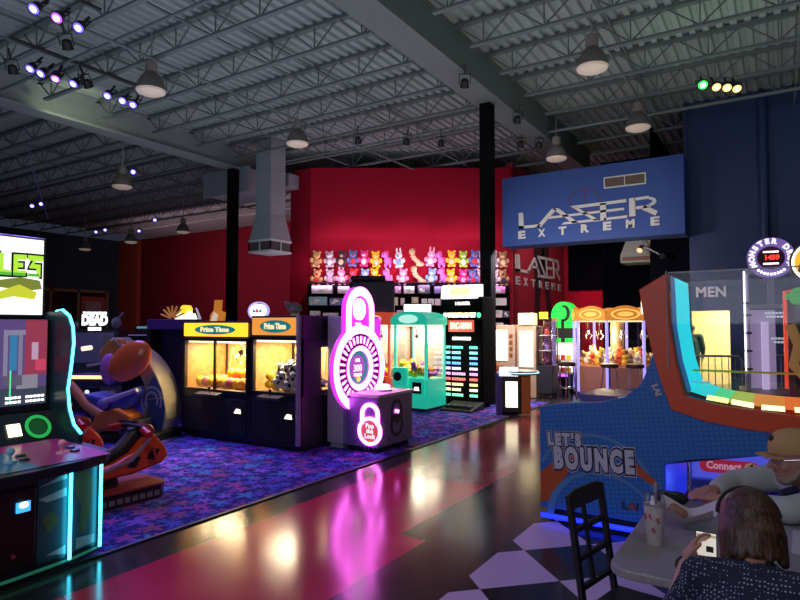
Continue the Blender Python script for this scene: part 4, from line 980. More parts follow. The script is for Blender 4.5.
rowL = [(316,'bear',tan,red,'tan'),(330,'bear',gry,pnk,'grey'),(342,'rabbit',pnk,wht,'long pale pink'),(352,'bear',red,blu,'red and blue'),(364,'bear',lbl,wht,'light blue'),(376,'bear',yel,cre,'yellow'),(388,'foal',pur,pnk,'purple'),(402,'bear',pnk,wht,'pink'),(418,'worm',cre,tan,'cream'),(431,'bear',lbl,wht,'light blue'),(442,'foal',pur,mag,'purple'),(452,'bear',yel,cre,'yellow'),(463,'bear',mag,pnk,'magenta'),(474,'bear',blu,red,'blue and red'),(482,'bear',gry,red,'grey'),(494,'bear',wht,gry,'white'),(504,'bear',brn,dk,'brown')]
for row, its, zc_ in (('upper',rowU,3.62),('lower',rowL,3.06)):
    for i, (px, kd, c1, c2, cn) in enumerate(its):
        mb, ms = plush(kd, c1, c2)
        o = tag(mb.build('plush_'+kd, ms), '%s plush %s, %s from the left in the %s row' % (cn, kd, ORD[i], row), 'plush toy', 'plush toys on the red wall')
        lat = (px-400)/600*18.8
        o.scale = (1.05,1.05,1.08); o.location = vd(lat,18.78,zc_-.10+random.uniform(-.03,.03)); o.rotation_euler = (0,random.uniform(-.12,.12),RZ+random.uniform(-.35,.35))
# ------------------------------------------------------------------ four player cabinet at the left edge
t = thing('arcade_cabinet', 'big four player arcade cabinet edged with cyan light tubes at the left edge', 'arcade machine', (-4.9,1.7,0))
YR = 2.66
CAB = M('cabinet_dark_teal',(.008,.018,.028),.35)
plan = [(-5.6,.7),(-4.40,.7),(-4.30,1.1),(-4.25,1.5),(-4.25,2.0),(-4.28,2.40),(-4.34,2.62),(-4.40,YR),(-5.6,YR)]
MB().prism(plan,'xy',.04,.72).build('base', CAB, t, False, .01)
MB().prism([(x-.04 if x>-5 else x, y) for x, y in plan],'xy',0,.04).build('plinth', BLACKM, t, False)
# lower art panels, coin door, light tubes
def fpt(y): # front curve
    pts = [(.7,-4.40),(1.1,-4.30),(1.5,-4.25),(2.0,-4.25),(2.40,-4.28),(2.62,-4.34),(2.66,-4.40)]
    for (a, xa), (b, xb) in zip(pts, pts[1:]):
        if a <= y <= b: return xa+(xb-xa)*(y-a)/(b-a)
    return -4.4
def fpanel(ys, z0, z1, d, m, nm, parent):
    mb = MB(); vs = []
    for y in ys: vs += [(fpt(y)+d,y,z0),(fpt(y)+d,y,z1)]
    mb.add(vs, [(2*i,2*i+2,2*i+3,2*i+1) for i in range(len(ys)-1)])
    return mb.build(nm, m, parent, False)
cd = MB().box(-4.27,-4.235,1.62,2.12,.10,.62).build('coin_door', BLACK, t, False, .006)
s_ = MB().box(-4.235,-4.222,1.99,2.08,.47,.54).build('coin_slot', E('slot_blue',(.05,.35,1),1.6), cd, False, .006)
MB().ell((-4.22,2.035,.52),(.015,.03,.02)).build('slot_lamp', EW, s_)
MB().cyl((-4.235,1.98,.2),(-4.225,1.98,.2),.015,.015,10).build('lock', CHROME, cd)
ART1 = M('art_dark_teal',(.02,.11,.14),.3); ART2 = M('art_grey_teal',(.40,.52,.52),.3); ART3 = M('art_olive',(.09,.17,.06),.35)
ap = fpanel([2.14,2.2,2.3,2.40,2.5,2.6],.09,.68,.004,ART1,'art_panel',t)
for q_ in ([(2.14,.60),(2.34,.66),(2.34,.62)],[(2.14,.52),(2.34,.56),(2.34,.50),(2.2,.49)],[(2.20,.13),(2.34,.16),(2.34,.10)],[(2.42,.18),(2.58,.16),(2.58,.10),(2.42,.10)]):
    mb = MB().add([(fpt(y)+.008,y,z) for y, z in q_],[tuple(range(len(q_)))]); mb.build('art_print', ART2, ap, False)
for q_ in ([(2.40,.62),(2.50,.66),(2.56,.55),(2.55,.35),(2.50,.20),(2.44,.22),(2.46,.40),(2.41,.50)],[(2.16,.38),(2.24,.42),(2.30,.34),(2.22,.28)]):
    MB().add([(fpt(y)+.008,y,z) for y, z in q_],[tuple(range(len(q_)))]).build('art_print', ART3, ap, False)
for y_ in (2.355,2.615): MB().tube([(fpt(y_)+.035,y_,.06),(fpt(y_)+.035,y_,.68)], .011, 10).build('light_tube', ECYAN, t)
MB().tube([(fpt(y)-.0,y,.045) for y in [.7,1.1,1.5,2.0,2.4,2.62]], .012, 6).build('base_trim', M('trim_green',(.02,.12,.08),.3,0,(.05,.5,.3),.15), t)
# control panel
deck = [(-4.98,.68),(-4.30,.68),(-4.17,1.1),(-4.11,1.6),(-4.12,2.05),(-4.16,2.40),(-4.22,2.60),(-4.34,2.70),(-4.98,2.70)]
zt = lambda x: .745+(-4.1-x)*.05
vs = [(x,y,zt(x)) for x,y in deck]+[(x,y,zt(x)-.07) for x,y in deck]; n_ = len(deck)
cp = MB().add(vs,[tuple(range(n_)),tuple(range(2*n_-1,n_-1,-1))]+[(i,(i+1)%n_,n_+(i+1)%n_,n_+i) for i in range(n_)]).build('control_panel', CAB, t, False, .008)
for y0_, y1_, c_ in ((1.35,1.72,(.55,.25,.03)),(1.72,2.12,(.03,.32,.60)),(2.12,2.62,(.55,.04,.34))):
    q_ = [(-4.93,y0_),(-4.20,y0_),(-4.19,y1_),(-4.93,y1_)]
    MB().add([(x,y,zt(x)+.004) for x,y in q_],[(0,1,2,3)]).build('player_print', M('print_%02d' % int(100*y0_), c_, .3, scale=10, var=.35), cp, False)
for (jy, m, bm_) in ((2.05,M('joystick_cyan',(.3,.6,.75),.35),M('button_black_green',(.01,.05,.04),.3)),(2.40,M('joystick_pink',(.8,.35,.5),.35),bpy.data.materials['black_laminate']),(1.62,M('joystick_orange',(.8,.4,.1),.35),bpy.data.materials['black_laminate'])):
    z = zt(-4.45)
    j = MB().cyl((-4.45,jy,z),(-4.45,jy,z+.015),.045,.04,16).cyl((-4.45,jy,z),(-4.45,jy,z+.06),.01,.01,8).ell((-4.45,jy,z+.075),.028).build('joystick', m, cp)
    for dx, dy in ((.06,.09),(-.06,.12)):
        zz = zt(-4.5+dx); MB().lathe([(.035,0),(.033,.014),(.02,.018),(.002,.018)],16,(-4.5+dx,jy+dy,zz+.002)).build('button', bm_, cp)
# speaker bezel and screen
MB().prism([(-4.98,.72),(-4.98,.79),(-5.10,1.0),(-5.6,1.0),(-5.6,.72)],'xz',.72,YR).build('bezel_base', CAB, t, False)
sp = MB(); 
sb = thing
for nm, r0, r1, m in (('speaker',.10,.072,E('speaker_green',(.03,.6,.12),.55)),('speaker_cone',.066,.0,M('speaker_cone',(.005,.03,.01),.5,0,(.02,.4,.1),.12))):
    c_ = Vector((-5.035,2.52,.885)); u_ = Vector((0,1,0)); v_ = Vector((-.50,0,.866))
    o1 = [c_+u_*(r0*math.cos(a))+v_*(r0*math.sin(a)) for a in [2*PI*i/28 for i in range(28)]]
    nrm_ = Vector((.866,0,.5))*.012
    if r1:
        i1 = [c_+u_*(r1*math.cos(a))+v_*(r1*math.sin(a)) for a in [2*PI*i/28 for i in range(28)]]
        MB().add([p+nrm_ for p in o1]+[p+nrm_ for p in i1],[(i,(i+1)%28,28+(i+1)%28,28+i) for i in range(28)]).build(nm, m, t, False)
    else: MB().add([p+nrm_*.7 for p in o1],[tuple(range(28))]).build(nm, m, t, False)
MB().add([(-4.995,2.29,.84),(-4.995,2.39,.84),(-5.045,2.39,.93),(-5.045,2.29,.93)],[(0,1,2,3)]).build('logo_light', ECREAM, t, False)
sc_ = MB().box(-5.6,-5.14,.72,YR,1.0,1.745).build('screen_box', BLACK, t, False, .006)
FS = lambda nm, c, e: E('screen_'+nm, c, e)
pic = [('sky_violet',(.16,.10,.30),.55,(.78,2.63,1.06,1.74)),('road_slate',(.06,.08,.12),.6,(.78,2.63,1.06,1.20)),('brick_red',(.42,.06,.12),.6,(2.46,2.63,1.30,1.74)),('door_blue',(.04,.22,.42),.8,(2.345,2.40,1.34,1.62)),('stone_lilac',(.34,.30,.45),.6,(2.30,2.46,1.62,1.66)),('pillar_lilac',(.30,.27,.42),.6,(2.41,2.44,1.30,1.62)),('pillar_lilac_pale',(.32,.30,.44),.6,(2.30,2.33,1.30,1.62)),('window_pink',(.6,.4,.55),.7,(2.51,2.56,1.42,1.56)),('car_grey',(.35,.33,.42),.6,(2.40,2.56,1.19,1.30)),('step_slate',(.14,.14,.2),.6,(2.30,2.44,1.22,1.30)),('rail_green',(.1,.9,.35),1.0,(2.348,2.358,1.10,1.34)),('red_glow',(.7,.08,.15),.7,(2.54,2.62,1.33,1.42))]
for i, (nm, c, e, (a, b, z0, z1)) in enumerate(pic):
    MB().box(-5.139+.0006*i,-5.137+.0006*i,a,b,z0,z1).build('screen_image', FS(nm,c,e), sc_, False)
mb = MB()
for zz in (1.08,1.115):
    for i in range(10):
        if i != 4: mb.box(-5.131,-5.129,2.32+i*.03,2.342+i*.03,zz,zz+.018)
mb.build('screen_text', EW, sc_, False)
# marquee box
mq = MB().box(-5.65,-5.24,.72,YR,1.755,2.43).build('marquee_box', BLACK, t, False, .01)
MB().box(-5.24,-5.225,.76,2.63,1.785,2.41).build('marquee_light', E('marquee_white',(.95,.97,1),1.25), mq, False)
mk = M('marquee_ink',(.01,.02,.015),.4); lime = E('lime_letter',(.42,.80,.05),1.0); limed = E('lime_dark_letter',(.12,.55,.05),.8)
GL = {'L':[(0,0),(.15,0),(.15,.05),(.05,.06),(.05,.22),(0,.22)],
      'E':[(0,0),(.155,.01),(.155,.06),(.055,.055),(.055,.085),(.12,.088),(.12,.135),(.055,.132),(.055,.165),(.165,.17),(.165,.22),(0,.215)],
      'T':[(0,.22),(0,.165),(.055,.165),(.055,0),(.11,0),(.11,.165),(.165,.165),(.165,.22)],
      'U':[(0,.22),(0,0),(.165,0),(.165,.22),(.115,.22),(.115,.055),(.05,.055),(.05,.22)],
      'R':[(0,0),(.05,0),(.05,.07),(.075,.07),(.11,0),(.165,0),(.125,.075),(.165,.10),(.165,.22),(0,.22)],
      'S':[(0,.22),(0,.165),(.07,.165),(.02,.10),(.02,.085),(.11,.085),(.11,.05),(.13,0),(.165,0),(.165,.13),(.08,.13),(.10,.165),(.20,.165),(.20,.22)]}
for ch, y_ in (('T',1.87),('U',1.975),('R',2.08),('T',2.185),('L',2.29),('E',2.395),('S',2.505)):
    g = [(y_+p[0]*.60,2.10+p[1]*.80) for p in GL[ch]]; cy_ = sum(p[0] for p in g)/len(g); cz_ = sum(p[1] for p in g)/len(g)
    out = [(p[0]+(.016 if p[0]>cy_ else -.016), p[1]+(.016 if p[1]>cz_ else -.016)) for p in g]
    MB().prism(out,'yz',-5.224,-5.221).build('lettering', mk, mq, False)
    MB().prism(g,'yz',-5.221,-5.217).build('lettering', lime, mq, False)
    MB().prism([(y_,2.10),(y_+.09,2.10),(y_+.09,2.125),(y_,2.125)],'yz',-5.2175,-5.2165).build('letter_shade', limed, mq, False)
for nm, c, e, p in (('olive',(.30,.36,.06),.55,[(1.0,2.04),(1.4,2.07),(1.9,2.06),(2.10,2.09),(2.3,2.06),(2.45,2.09),(2.60,2.07),(2.62,2.0),(2.5,1.98),(2.3,2.0),(1.9,1.96),(1.0,1.94)]),
                    ('yellow_green',(.60,.66,.04),.9,[(1.0,1.95),(1.5,2.0),(1.9,1.98),(2.14,2.02),(2.3,1.97),(2.44,2.03),(2.58,1.97),(2.56,1.91),(2.4,1.93),(2.2,1.88),(1.9,1.90),(1.0,1.87)]),
                    ('red',(.70,.14,.05),.7,[(2.06,2.03),(2.2,2.06),(2.22,2.03),(2.08,2.0)]),('orange',(.75,.22,.04),.8,[(2.42,1.975),(2.56,1.965),(2.55,1.945),(2.43,1.955)]),('tan',(.62,.55,.30),.8,[(2.0,1.92),(2.16,1.94),(2.24,1.88),(2.1,1.85),(2.0,1.86)])):
    MB().prism(p,'yz',-5.224+.0004*len(nm),-5.2205+.0004*len(nm)).build('marquee_swirl', E('swirl_'+nm,c,e), mq, False)
# curved side panel with cyan tube
side = [(-5.10,1.81),(-5.00,1.82),(-4.90,1.77),(-4.845,1.68),(-4.83,1.55),(-4.86,1.36),(-4.90,1.18),(-4.87,1.02),(-4.80,.90),(-4.70,.84)]
MB().prism([(-5.6,1.80)]+side+[(-4.70,.72),(-5.6,.72)],'xz',YR,YR+.035).build('side_panel', M('side_deep_teal',(.006,.03,.045),.3), t, False)
MB().tube([(x+.008,YR+.018,z+.004) for x,z in side], .010, 10).build('light_tube', ECYAN, t)

t.location.y += .02
# ------------------------------------------------------------------ ride on motorcycle games
def bike(label):
    t = thing('motorcycle_game', label, 'arcade machine', (0,0,0), 0, 'ride on motorcycle games')
    # nose to -x, tail to +x ; 0 = middle of the base
    b = MB().prism([(-.55,-.28),(.42,-.28),(.50,-.2),(.50,.2),(.42,.28),(-.55,.28)],'xy',.0,.15).build('base', M('base_black_red',(.05,.012,.014),.4), t, False, .015)
    MB().prism([(-.40,-.30),(.44,-.30),(.50,-.22),(.51,.2),(.44,.30),(-.40,.30)],'xy',.15,.175).build('base_top', M('base_dull_red',(.30,.035,.03),.4), b, False, .006)
    mb = MB()
    for i in range(9): mb.box(-.25+i*.075,-.20+i*.075,-.29,-.282,.05,.10)
    mb.build('base_lettering', M('base_grey_print',(.22,.2,.2),.5), b, False)
    MB().cyl((0,0,.15),(0,0,.36),.13,.10,16).build('pivot', BLACKM, t)
    fair = [(-.64,.30),(-.40,.27),(.20,.28),(.50,.34),(.58,.42),(.54,.52),(.42,.66),(.36,.66),(.20,.50),(.02,.42),(-.25,.37),(-.5,.37),(-.64,.36)]
    f = MB().prism(fair,'xz',-.17,.17).build('fairing', ORANGEP, t, False, .03)
    MB().prism([(-.55,.325),(-.30,.33),(.14,.44),(.36,.64),(.385,.63),(.18,.42),(-.30,.305),(-.55,.30)],'xz',-.178,-.172).build('silver_stripe', M('stripe_silver',(.5,.42,.42),.35,.4), f, False)
    for x_, z_ in ((.20,.40),(.40,.45)):
        d = MB().prism([(x_-.07,z_-.03),(x_-.01,z_+.07),(x_+.07,z_+.05),(x_+.01,z_-.055)],'xz',-.176,-.171).build('number_plate', BLACK, f, False)
    text('lettering', '1', .12, M('number_red',(.6,.05,.03),.4) if 'number_red' not in bpy.data.materials else bpy.data.materials['number_red'], f, (.41,-.18,.455), (1,0,.2), (-.2,0,1), .008, .002)
    l = MB().ell((-.52,-.175,.335),(.045,.02,.035)).build('tail_light', ERED, t); MB().ell((-.55,-.185,.345),(.03,.015,.025)).build('tail_light', EW, t)
    MB().tube([(-.50,0,.42),(-.30,0,.40),(-.05,0,.42),(.16,0,.52),(.30,0,.68)], .115, 12, False, .07).build('seat', M('seat_black',(.012,.012,.018),.5), t)
    MB().ell((-.46,0,.46),(.20,.13,.11)).build('tank', BLACK, t)
    h = MB().tube([(.26,-.28,.72),(.30,-.14,.75),(.30,.14,.75),(.26,.28,.72)], .022, 8).build('handlebar', BLACKM, t)
    for s_ in (-1,1):
        MB().cyl((.27,s_*.20,.735),(.24,s_*.36,.70),.035,.035,12).build('grip', REDP, h)
    MB().tube([(.28,0,.74),(.33,0,.60)], .06, 10).build('fork', BLACKM, t)
    MB().prism([(.32,.62),(.44,.60),(.46,.72),(.38,.78)],'xz',-.12,.12).build('nose_fairing', M('nose_dark_red',(.28,.03,.02),.4), t, False, .03)
    return t
b1 = bike('red orange ride on motorcycle game nearest the polished aisle, with black number one plate')
b1.scale = (1,1,.93); b1.location = (-5.47,3.38,.0); b1.rotation_euler = (0,0,math.radians(86))
b2 = dup(b1,(-6.45,3.30,0),math.radians(86),'second red ride on motorcycle game, half hidden behind the cyan lit cabinet')

# ------------------------------------------------------------------ motion ride with orange hood
t = thing('motion_ride', 'motion ride cabinet with a curved orange hood, orange oval shield and blue seat', 'arcade machine', (-8.6,5.6,0))
BR = M('ride_brown_orange',(.60,.24,.07),.4); SHELL = M('ride_shell_tan',(.30,.26,.18),.35, scale=2, var=.3); RB = M('ride_blue',(.05,.08,.38),.35)
fx = Matrix.Translation((-8.20,5.48,0)) @ Matrix.Rotation(math.radians(24),4,'Z')
def rm():
    m_ = MB(); m_.X = fx; return m_
hood = [(.50,.12)]+[(-.30+.86*math.cos(a),.30+1.12*math.sin(a)) for a in [i*PI/2.15/14 for i in range(15)]]+[(-.35,1.52),(-.20,1.30),(.05,1.12),(.20,.80),(.22,.45),(.10,.12)]
hp = rm().prism(hood,'xz',-.02,.45).build('hood', SHELL, t, False, .02)
rm().prism([(.30,.15),(.50,.15),(.55,.45),(.48,.78),(.36,.95),(.26,.80),(.26,.40)],'xz',-.026,-.02).build('blue_print', M('ride_print_navy',(.03,.07,.22),.35), hp, False)
mb = rm()
for r0 in (.17,.11): mb.band(circ(.33,.58,r0,r0*1.3,22,-.5,4.0,True), circ(.33,.58,r0-.03,(r0-.03)*1.3,22,-.5,4.0,True),'xz',-.032,-.026,False)
mb.build('swirl_print', M('ride_swirl',(.35,.42,.55),.4), hp, False)
rm().bar((.26,-.035,.60),(.52,-.035,.62),.07,.008).build('lettering_band', M('ride_tan_print',(.42,.3,.16),.4), hp, False)
fx2 = fx @ Matrix.Translation((.06,-.16,1.17)) @ Matrix.Rotation(math.radians(-38),4,'Y')
m_ = MB(); m_.X = fx2; m_.ell((0,0,0),(.38,.10,.25),None,24,14)
sh = m_.build('oval_shield', M('shield_orange',(.80,.15,.03),.3,coat=.5), t)
rm().prism([(-.56,1.30),(-.40,1.48),(-.20,1.50),(-.12,1.30),(-.35,.98),(-.48,1.05)],'xz',.0,.12).build('brow', BR, t, False, .03)
rm().ell((-.36,-.02,1.04),(.14,.10,.24)).build('headrest', M('ride_pink_violet',(.48,.16,.50),.5), t)
se = rm().prism([(-.62,.70),(-.10,.62),(.20,.82),(.26,.74),(.0,.42),(-.55,.46)],'xz',-.26,.22).build('seat', RB, t, False, .05)
rm().tube([(-1.0,-.2,.92),(-.80,-.24,.78),(-.55,-.25,.52),(-.25,-.26,.36),(.05,-.25,.34)], .07, 10).build('side_arm', BR, t)
rm().prism([(-.45,.18),(.18,.18),(.20,.40),(-.05,.50),(-.35,.42)],'xz',-.36,.0).build('front_cowl', M('cowl_orange',(.62,.16,.02),.35), t, False, .04)
rm().box(.02,.36,-.38,.1,.12,.34).build('step_box', DARK, t, False, .02)
for i in range(2): rm().prism(circ(.12+i*.14,.25,.04,None,14),'xz',-.39,-.38).build('port', BLACK, t, False)
gn = rm().tube([(-.20,-.34,.60),(.10,-.40,.70),(.34,-.42,.78)], .045, 10, False, .03).build('toy_blaster', M('blaster_pale',(.50,.48,.55),.4), t)
rm().ell((-.24,-.33,.56),(.09,.06,.08)).build('blaster_grip', M('blaster_violet',(.22,.18,.45),.4), gn)
rm().box(-.75,.55,-.30,.5,0,.13).build('base', BLACKM, t, False, .02)
rm().tube([(-.80,-.05,1.34),(-.66,-.02,1.36)], .035, 8).build('lamp', E('ride_lamp',(1,.8,.6),1.2), t)
# purple lit dark gantry behind it
t = thing('game_gantry', 'dark purple gantry with an orange ray fan on top behind the orange ride', 'arcade machine', (-9.0,6.7,0))
MB().box(-9.7,-8.62,6.75,7.1,1.62,1.80).build('beam', M('gantry_violet',(.10,.04,.26),.45), t, False, .01)
for xx in (-9.7,-8.72): MB().box(xx,xx+.10,6.75,7.1,0,1.62).build('post', BLACKM, t, False)
MB().box(-9.6,-8.72,7.0,7.05,.2,1.62).build('back_panel', M('gantry_navy',(.02,.02,.09),.5), t, False)
for i in range(7):
    a = math.radians(25+i*22); MB().bar((-9.05+.05*math.cos(a),6.8,1.80+.05*math.sin(a)),(-9.05+.34*math.cos(a),6.8,1.80+.24*math.sin(a)),.03,.02).build('fan_ray', M('ray_orange',(.55,.24,.06),.5,0,(1,.42,.1),.2) if 'ray_orange' not in bpy.data.materials else bpy.data.materials['ray_orange'], t, False)

# ------------------------------------------------------------------ shooting cabinet with white lit sign
t = thing('arcade_cabinet', 'dark cabinet with a white glowing THE WALKING DEAD sign behind the cyan lit cabinet', 'arcade machine', (-11.6,6.9,0))
fx = Matrix.Translation((-11.62,6.92,0)) @ Matrix.Rotation(math.radians(44),4,'Z')
MB.w = None
def wm():
    m_ = MB(); m_.X = fx; return m_
wm().box(-.45,.45,0,.8,0,1.62).build('body', M('cabinet_navy_black',(.012,.012,.035),.45), t, False, .02)
wm().box(-.36,.36,-.012,0,.95,1.55).build('screen', M('dim_screen',(.02,.02,.05),.25,0,(.06,.05,.2),.3), t, False)
wm().box(.16,.30,-.02,-.012,1.28,1.46).build('poster', M('poster_grey_green',(.25,.26,.22),.5), t, False)
wm().box(-.40,.40,-.35,.05,.72,.86).build('gun_shelf', M('shelf_navy',(.02,.02,.08),.4), t, False, .02)
wm().tube([(-.05,-.3,.90),(.30,-.34,.95)], .03, 8).build('toy_gun', M('gun_pale',(.5,.5,.45),.4), t)
R3 = fx.to_3x3(); rx = R3 @ Vector((1,0,0))
sg = wm().box(-.25,.25,-.02,.03,1.66,1.97).box(-.13,.13,-.02,.03,1.58,1.66).build('sign', M('sign_dark',(.05,.05,.06),.5), t, False, .008)
wm().box(-.12,.12,-.03,-.02,1.59,1.655).build('lit_strip', EW, sg, False)
for s_, zz, w_, h_ in (('THE WALKING',1.935,.44,.06),('DEAD',1.79,.48,.27),('ARCADE',1.62,.2,.045)):
    if s_ == 'ARCADE': continue
    text('lettering', s_, h_, EW, sg, fx @ Vector((0,-.026,zz)), rx, (0,0,1), (.006 if 'W' in s_ else .016), .004, 1, w_)
wm().ell((.40,0,1.74),(.10,.08,.12)).tube([(.35,0,1.70),(.52,0,1.95)],.03,8).build('sculpted_trim', M('sculpt_grey',(.22,.20,.26),.7), t)
wm().ell((-.36,0,1.69),(.07,.06,.08)).build('sculpted_trim', bpy.data.materials['sculpt_grey'], t)

# ------------------------------------------------------------------ air hockey style table with glowing legs
t = thing('air_hockey_table', 'dark air hockey table with an orange neon rim and glowing orange tapered legs', 'game table', (-11.2,6.3,0))
A_ = Vector((-10.65,5.62)); B_ = Vector((-9.55,6.20)); N2 = Vector((-.47,.88))
d_ = (B_-A_).normalized()
q_ = [A_, B_, B_+N2*.9, A_+N2*.9]
MB().prism([tuple(v) for v in q_],'xy',.62,.80).build('table_body', M('table_navy',(.02,.025,.09),.35), t, False, .02)
MB().tube([(*A_,.80),(*B_,.80)], .028, 8).build('neon_rim', EORNG, t)
MB().prism([tuple(v) for v in q_],'xy',.80,.81).build('playfield', M('playfield_violet',(.12,.06,.25),.25), t, False)
sk = MB().prism([tuple(A_+d_*.85-N2*.01),tuple(B_+d_*.0-N2*.01),tuple(B_),tuple(A_+d_*.85)],'xy',.42,.64).build('score_plate', M('score_grey',(.12,.13,.15),.4), t, False)
text('lettering', 'AIR', .13, LETTER, sk, (*(B_-d_*.2-N2*.018),.53), (*d_,0), (0,0,1), .008, .003)
MB().ell((*(A_+d_*.62-N2*.02),.55),(.05,.03,.035)).build('blue_lamp', E('lamp_blue_white',(.5,.7,1),1.4), t)
for s_ in (.18,.92):
    c = A_+d_*s_+N2*.12
    MB().lathe([(.055,0.02),(.085,.30),(.01,.31)],4,(c.x,c.y,.04)).build('leg', EORNGP, t, False)
for s_ in (.18,.92):
    c = A_+d_*s_+N2*.75
    MB().lathe([(.055,0.0),(.085,.60),(.01,.61)],4,(c.x,c.y,.0)).build('leg', M('leg_black',(.02,.02,.03),.4) if 'leg_black' not in bpy.data.materials else bpy.data.materials['leg_black'], t, False)
for s_ in (.18,.92):
    c = A_+d_*s_+N2*.12
    MB().cyl((c.x,c.y,0),(c.x,c.y,.05),.06,.05,10).cyl((c.x,c.y,.34),(c.x,c.y,.64),.09,.09,8).build('leg_mount', BLACKM, t)

# more dim cabinets filling the dark back left
fill = [(-13.2,9.0,1.5,'dim violet cabinet behind the shooting cabinet'),(-15.2,10.6,1.7,'dim cabinet deep in the dark left corner'),(-11.6,9.3,1.55,'dim cabinet behind the purple gantry')]
for i,(x,y,h,l) in enumerate(fill):
    t = thing('arcade_cabinet', l, 'arcade machine', (x,y,0))
    fx = Matrix.Translation((x,y,0)) @ Matrix.Rotation(math.radians(40),4,'Z'); m_ = MB(); m_.X = fx
    m_.prism([(0,0),(.7,0),(.7,h),(.25,h),(.2,1.2),(.3,.95),(0,.85)],'yz',-.4,.4).build('body', M('fill_violet_%d'%i,(.03,.018,.07),.5), t, False, .02)
    m_ = MB(); m_.X = fx; m_.add([(-.34,.20,1.2),(.34,.20,1.2),(.34,.27,.98),(-.34,.27,.98)],[(0,1,2,3)]); m_.build('screen', E('fill_screen_%d'%i,((.45,.12,.5),(.12,.2,.6),(.5,.15,.2))[i],.5), t, False)
    m_ = MB(); m_.X = fx; m_.box(-.36,.36,.24,.26,h-.22,h-.04); m_.build('marquee', E('fill_marquee_%d'%i,((.35,.2,.7),(.2,.5,.6),(.5,.2,.5))[i],.45), t, False)
# ------------------------------------------------------------------ the big blue bounce machine
def blue_print():
    tt = NT('bounce_blue_dot_print'); co = tt.coord(); g = tt.node('ShaderNodeSeparateXYZ'); tt.put(g.inputs[0], co)
    a = tt.math('MULTIPLY', tt.math('ADD', g.outputs[0], tt.math('MULTIPLY', g.outputs[2], .12)), 26); b = tt.math('MULTIPLY', tt.math('SUBTRACT', g.outputs[2], tt.math('MULTIPLY', g.outputs[0], .12)), 26)
    fa = tt.math('ABSOLUTE', tt.math('SUBTRACT', tt.math('FRACT', a), .5)); fb = tt.math('ABSOLUTE', tt.math('SUBTRACT', tt.math('FRACT', b), .5))
    m = tt.math('MULTIPLY', tt.math('LESS_THAN', fa, .33), tt.math('LESS_THAN', fb, .33))
    n = tt.noise(1.1, 2, co)
    c = tt.mix(tt.math('MULTIPLY', m, tt.math('MULTIPLY', n, 1.1)), (.018,.14,.50), (.05,.27,.70))
    tt.put(tt.b.inputs['Base Color'], c); tt.b.inputs['Roughness'].default_value = .38
    return tt.mat
BLUEP = blue_print()
BORG = M('bounce_orange',(.55,.09,.02),.4); BRED = M('bounce_red',(.80,.085,.020),.4); BLIGHT = M('bounce_pale_blue',(.10,.26,.52),.4)
t = thing('bounce_machine', 'big blue and red bounce game with LETS BOUNCE lettering, red cradle and clear panes', 'arcade machine', (-.8,5.7,0))
FAR = 6.48
body = [(-1.82,.10),(-1.82,.975),(-1.67,1.01),(-1.29,1.05),(-1.09,1.11),(-.97,1.21),(-.905,1.36),(-.87,1.47),(-.74,1.03),(-.49,.955),(-.22,.92),(.11,.90),(1.0,.90),(2.2,.92),(2.2,.80),(.6,.78),(-.1,.74),(-.61,.65),(-.80,.59),(-.80,.10)]
sd = MB().prism(body,'xz',5.20,5.27).build('side_panel', BLUEP, t, False, .006)
MB().prism(body,'xz',FAR-.07,FAR).build('side_panel', BLUEP, t, False, .006)
MB().box(-1.80,-.82,5.27,FAR-.07,.10,.92).build('cabinet_core', M('bounce_core_blue',(.015,.03,.16),.5), t, False)
MB().prism([(-1.78,.93),(-1.30,1.0),(-1.30,.9),(-1.78,.9)],'xz',5.27,FAR-.07).build('play_deck', M('deck_lilac',(.20,.18,.38),.35), t, False)
MB().box(-1.62,-1.05,5.75,FAR-.08,.98,1.045).build('ball_tray', M('tray_violet',(.13,.10,.34),.35), t, False, .01)
MB().prism([(-.80,.58),(-.1,.73),(.6,.77),(2.2,.79),(2.2,.86),(-.6,.86)],'xz',5.27,FAR-.07).build('overhang_core', M('overhang_navy',(.02,.025,.10),.5), t, False)
MB().box(1.9,2.2,5.3,FAR-.1,0,.8).build('rear_leg', BLUEP, t, False, .01)
MB().box(-1.76,-.86,5.30,FAR-.1,0,.10).build('plinth', BLACKM, t, False)
red_o = [(-.965,1.99),(-.94,1.80),(-.87,1.47),(-.81,1.24),(-.74,1.03),(-.49,.955),(-.22,.92),(.11,.90),(1.0,.90),(2.2,.92)]
red_i = [(-.75,2.12),(-.745,1.90),(-.74,1.68),(-.70,1.40),(-.64,1.14),(-.38,1.085),(-.10,1.06),(.11,1.045),(1.0,1.04),(2.2,1.06)]
MB().band(red_o, red_i,'xz',5.185,5.27,False).build('red_cradle', BRED, t, False, .006)
MB().band(red_o, red_i,'xz',FAR-.06,FAR+.02,False).build('red_cradle', BRED, t, False, .006)
mb = MB()
for p0,p1 in zip(red_o[:4],red_o[1:5]): mb.add([(p0[0],5.27,p0[1]),(p1[0],5.27,p1[1]),(p1[0],FAR-.06,p1[1]),(p0[0],FAR-.06,p0[1])],[(0,1,2,3)])
mb.build('arm_back', BRED, t, False)
text('lettering', 'LAI', .06, LETTER, t, (-.845,5.182,1.18), (.35,0,-.94), (.94,0,.35), .004, .002, 1, .09)
